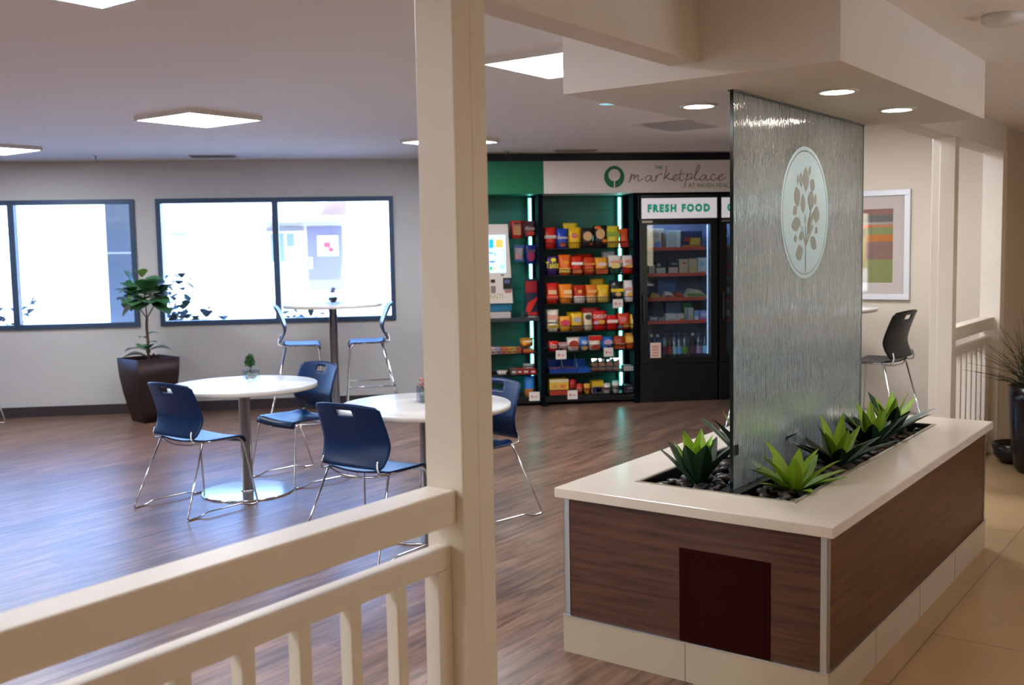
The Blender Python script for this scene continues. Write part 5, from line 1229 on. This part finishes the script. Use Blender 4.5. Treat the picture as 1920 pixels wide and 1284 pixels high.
m = MB(); p = ex(495, 409); q = ex(650, 418); m.box((p[0], -.9, q[1]-GZ), (q[0], 0.0, p[1]-GZ+.02)); m.build('eave_board', mat('grey_eave', (120, 112, 112), .7), t)
m = MB(); p = ex(500, 427); q = ex(570, 433); m.box((p[0], -.12, q[1]-GZ), (q[0], 0, p[1]-GZ)); m.build('lintel', mat('grey_eave', (120, 112, 112), .7), t)
m = MB(); p = ex(507, 438); q = ex(534, 490); m.box((p[0], -.03, q[1]-GZ), (q[0], 0, p[1]-GZ)); m.build('window', mat('shaded_pane', (110, 120, 140), .3), t)  # pane in one even blue grey
m = MB(); p = ex(537, 438); q = ex(552, 462); m.box((p[0], -.03, q[1]-GZ), (q[0], 0, p[1]-GZ)); m.build('window', mat('shaded_pane', (110, 120, 140), .3), t)
m = MB(); p = ex(318, 429); q = ex(405, 436); m.box((p[0], -.5, q[1]-GZ), (q[0], 0, p[1]-GZ)); m.build('awning', mat('grey_eave', (120, 112, 112), .7), t)
m = MB(); p = ex(315, 437); q = ex(350, 449); m.box((p[0], -.03, q[1]-GZ), (q[0], 0, p[1]-GZ)); m.build('window', mat('shaded_pane2', (170, 176, 196), .3), t)
m = MB(); p = ex(600, 408); q = ex(650, 366); n = 14
for k in range(n):
    x0_ = p[0]+(q[0]-p[0])*k/n; x1_ = p[0]+(q[0]-p[0])*(k+1)/n; zz = p[1]+(q[1]+.5-p[1])*(k+1)/n
    m.box((x0_, -.6+.3*(k/n), p[1]-GZ), (x1_, 1.5, zz-GZ))
m.build('tiled_roof', mat('clay_roof_tile', (126, 98, 104), .7, noise=.3, nscale=6), t)
p = at_y(196, 400, 11.75); q = at_y(246, 400, 11.75)
m = MB(); m.cbox((p.x, 11.75, GZ), (q.x+.15, 12.05, 3.2), .01); props(m.build('porch_pier', mat('pale_grey_stucco', (206, 204, 200), .9, noise=.08, nscale=6)), 'grey stucco pier standing outside the left window', 'pier')
m = MB(); m.box((-14, 11.1, 2.72), (8, 12.5, 2.85)); struct(m, 'roof_eave', mat('grey_stucco', (126, 128, 136), .9, noise=.08, nscale=6))
def shrub(x, y, h, r, n, seed, label):
    t = thing('shrub', label, 'shrub', (x, y, GZ), 0, 'shrubs outside the windows')
    rr = random.Random(seed); m = MB(); lf = MB()
    for k in range(9):
        e = Vector((rr.uniform(-r, r), rr.uniform(-r*.6, r*.6), h*rr.uniform(.6, 1)))
        pts = smoothpath([(0, 0, 0), (e.x*.4, e.y*.4, e.z*.5), e], 4); m.tube(pts, [.012*(1-.8*i/len(pts)) for i in range(len(pts))], 5)
        for j in range(n//9):
            q = pts[rr.randrange(3, len(pts))]; d = Vector((rr.gauss(0, 1), rr.gauss(0, 1), rr.gauss(.2, .7))).normalized(); fig_leaf(lf, q+d*.03, d, rr.uniform(.08, .15), .10, .2)
    m.build('stems', BARK, t); lf.build('leaves', mat('shrub_leaf', (34, 50, 38), .5, noise=.3), t)
shrub(-2.15, 12.6, 1.62, .42, 330, 3, 'loose leafy shrub outside at the lower left of the right-hand window')
shrub(-.75, 12.6, 1.25, .34, 200, 6, 'low shrub outside, seen under the high table by the window')
shrub(-4.45, 12.8, 1.6, .45, 260, 8, 'green shrub outside at the left edge of the left window')

# ------------------------------------------------------------------ daylight
w = bpy.data.worlds.new('sky'); S.world = w; w.use_nodes = True
nt = w.node_tree; bg = nt.nodes['Background']
sky = nt.nodes.new('ShaderNodeTexSky'); sky.sky_type = 'NISHITA'; sky.sun_disc = False; sky.sun_elevation = radians(58); sky.sun_rotation = radians(170); sky.air_density = 1.2; sky.dust_density = 1.5
nt.links.new(sky.outputs['Color'], bg.inputs['Color']); bg.inputs['Strength'].default_value = 1.5
sl = bpy.data.lights.new('sun', 'SUN'); sl.energy = 14.0; sl.angle = radians(.6); sl.color = (1, .96, .9)
so = bpy.data.objects.new('sun', sl); COL.objects.link(so); so.rotation_euler = (radians(32), 0, radians(14)); so.location = (0, 0, 20)

S.view_settings.view_transform = 'Standard'; S.view_settings.look = 'None'; S.view_settings.gamma = 1.0; S.view_settings.use_curve_mapping = False
S.view_settings.exposure = 0.6
S.cycles.max_bounces = 10; S.cycles.diffuse_bounces = 5; S.cycles.glossy_bounces = 4; S.cycles.transmission_bounces = 8; S.cycles.transparent_max_bounces = 12
S.cycles.caustics_reflective = False; S.cycles.caustics_refractive = False
S.cycles.sample_clamp_indirect = 6.0
S.cycles.use_denoising = True
bpy.context.view_layer.update()
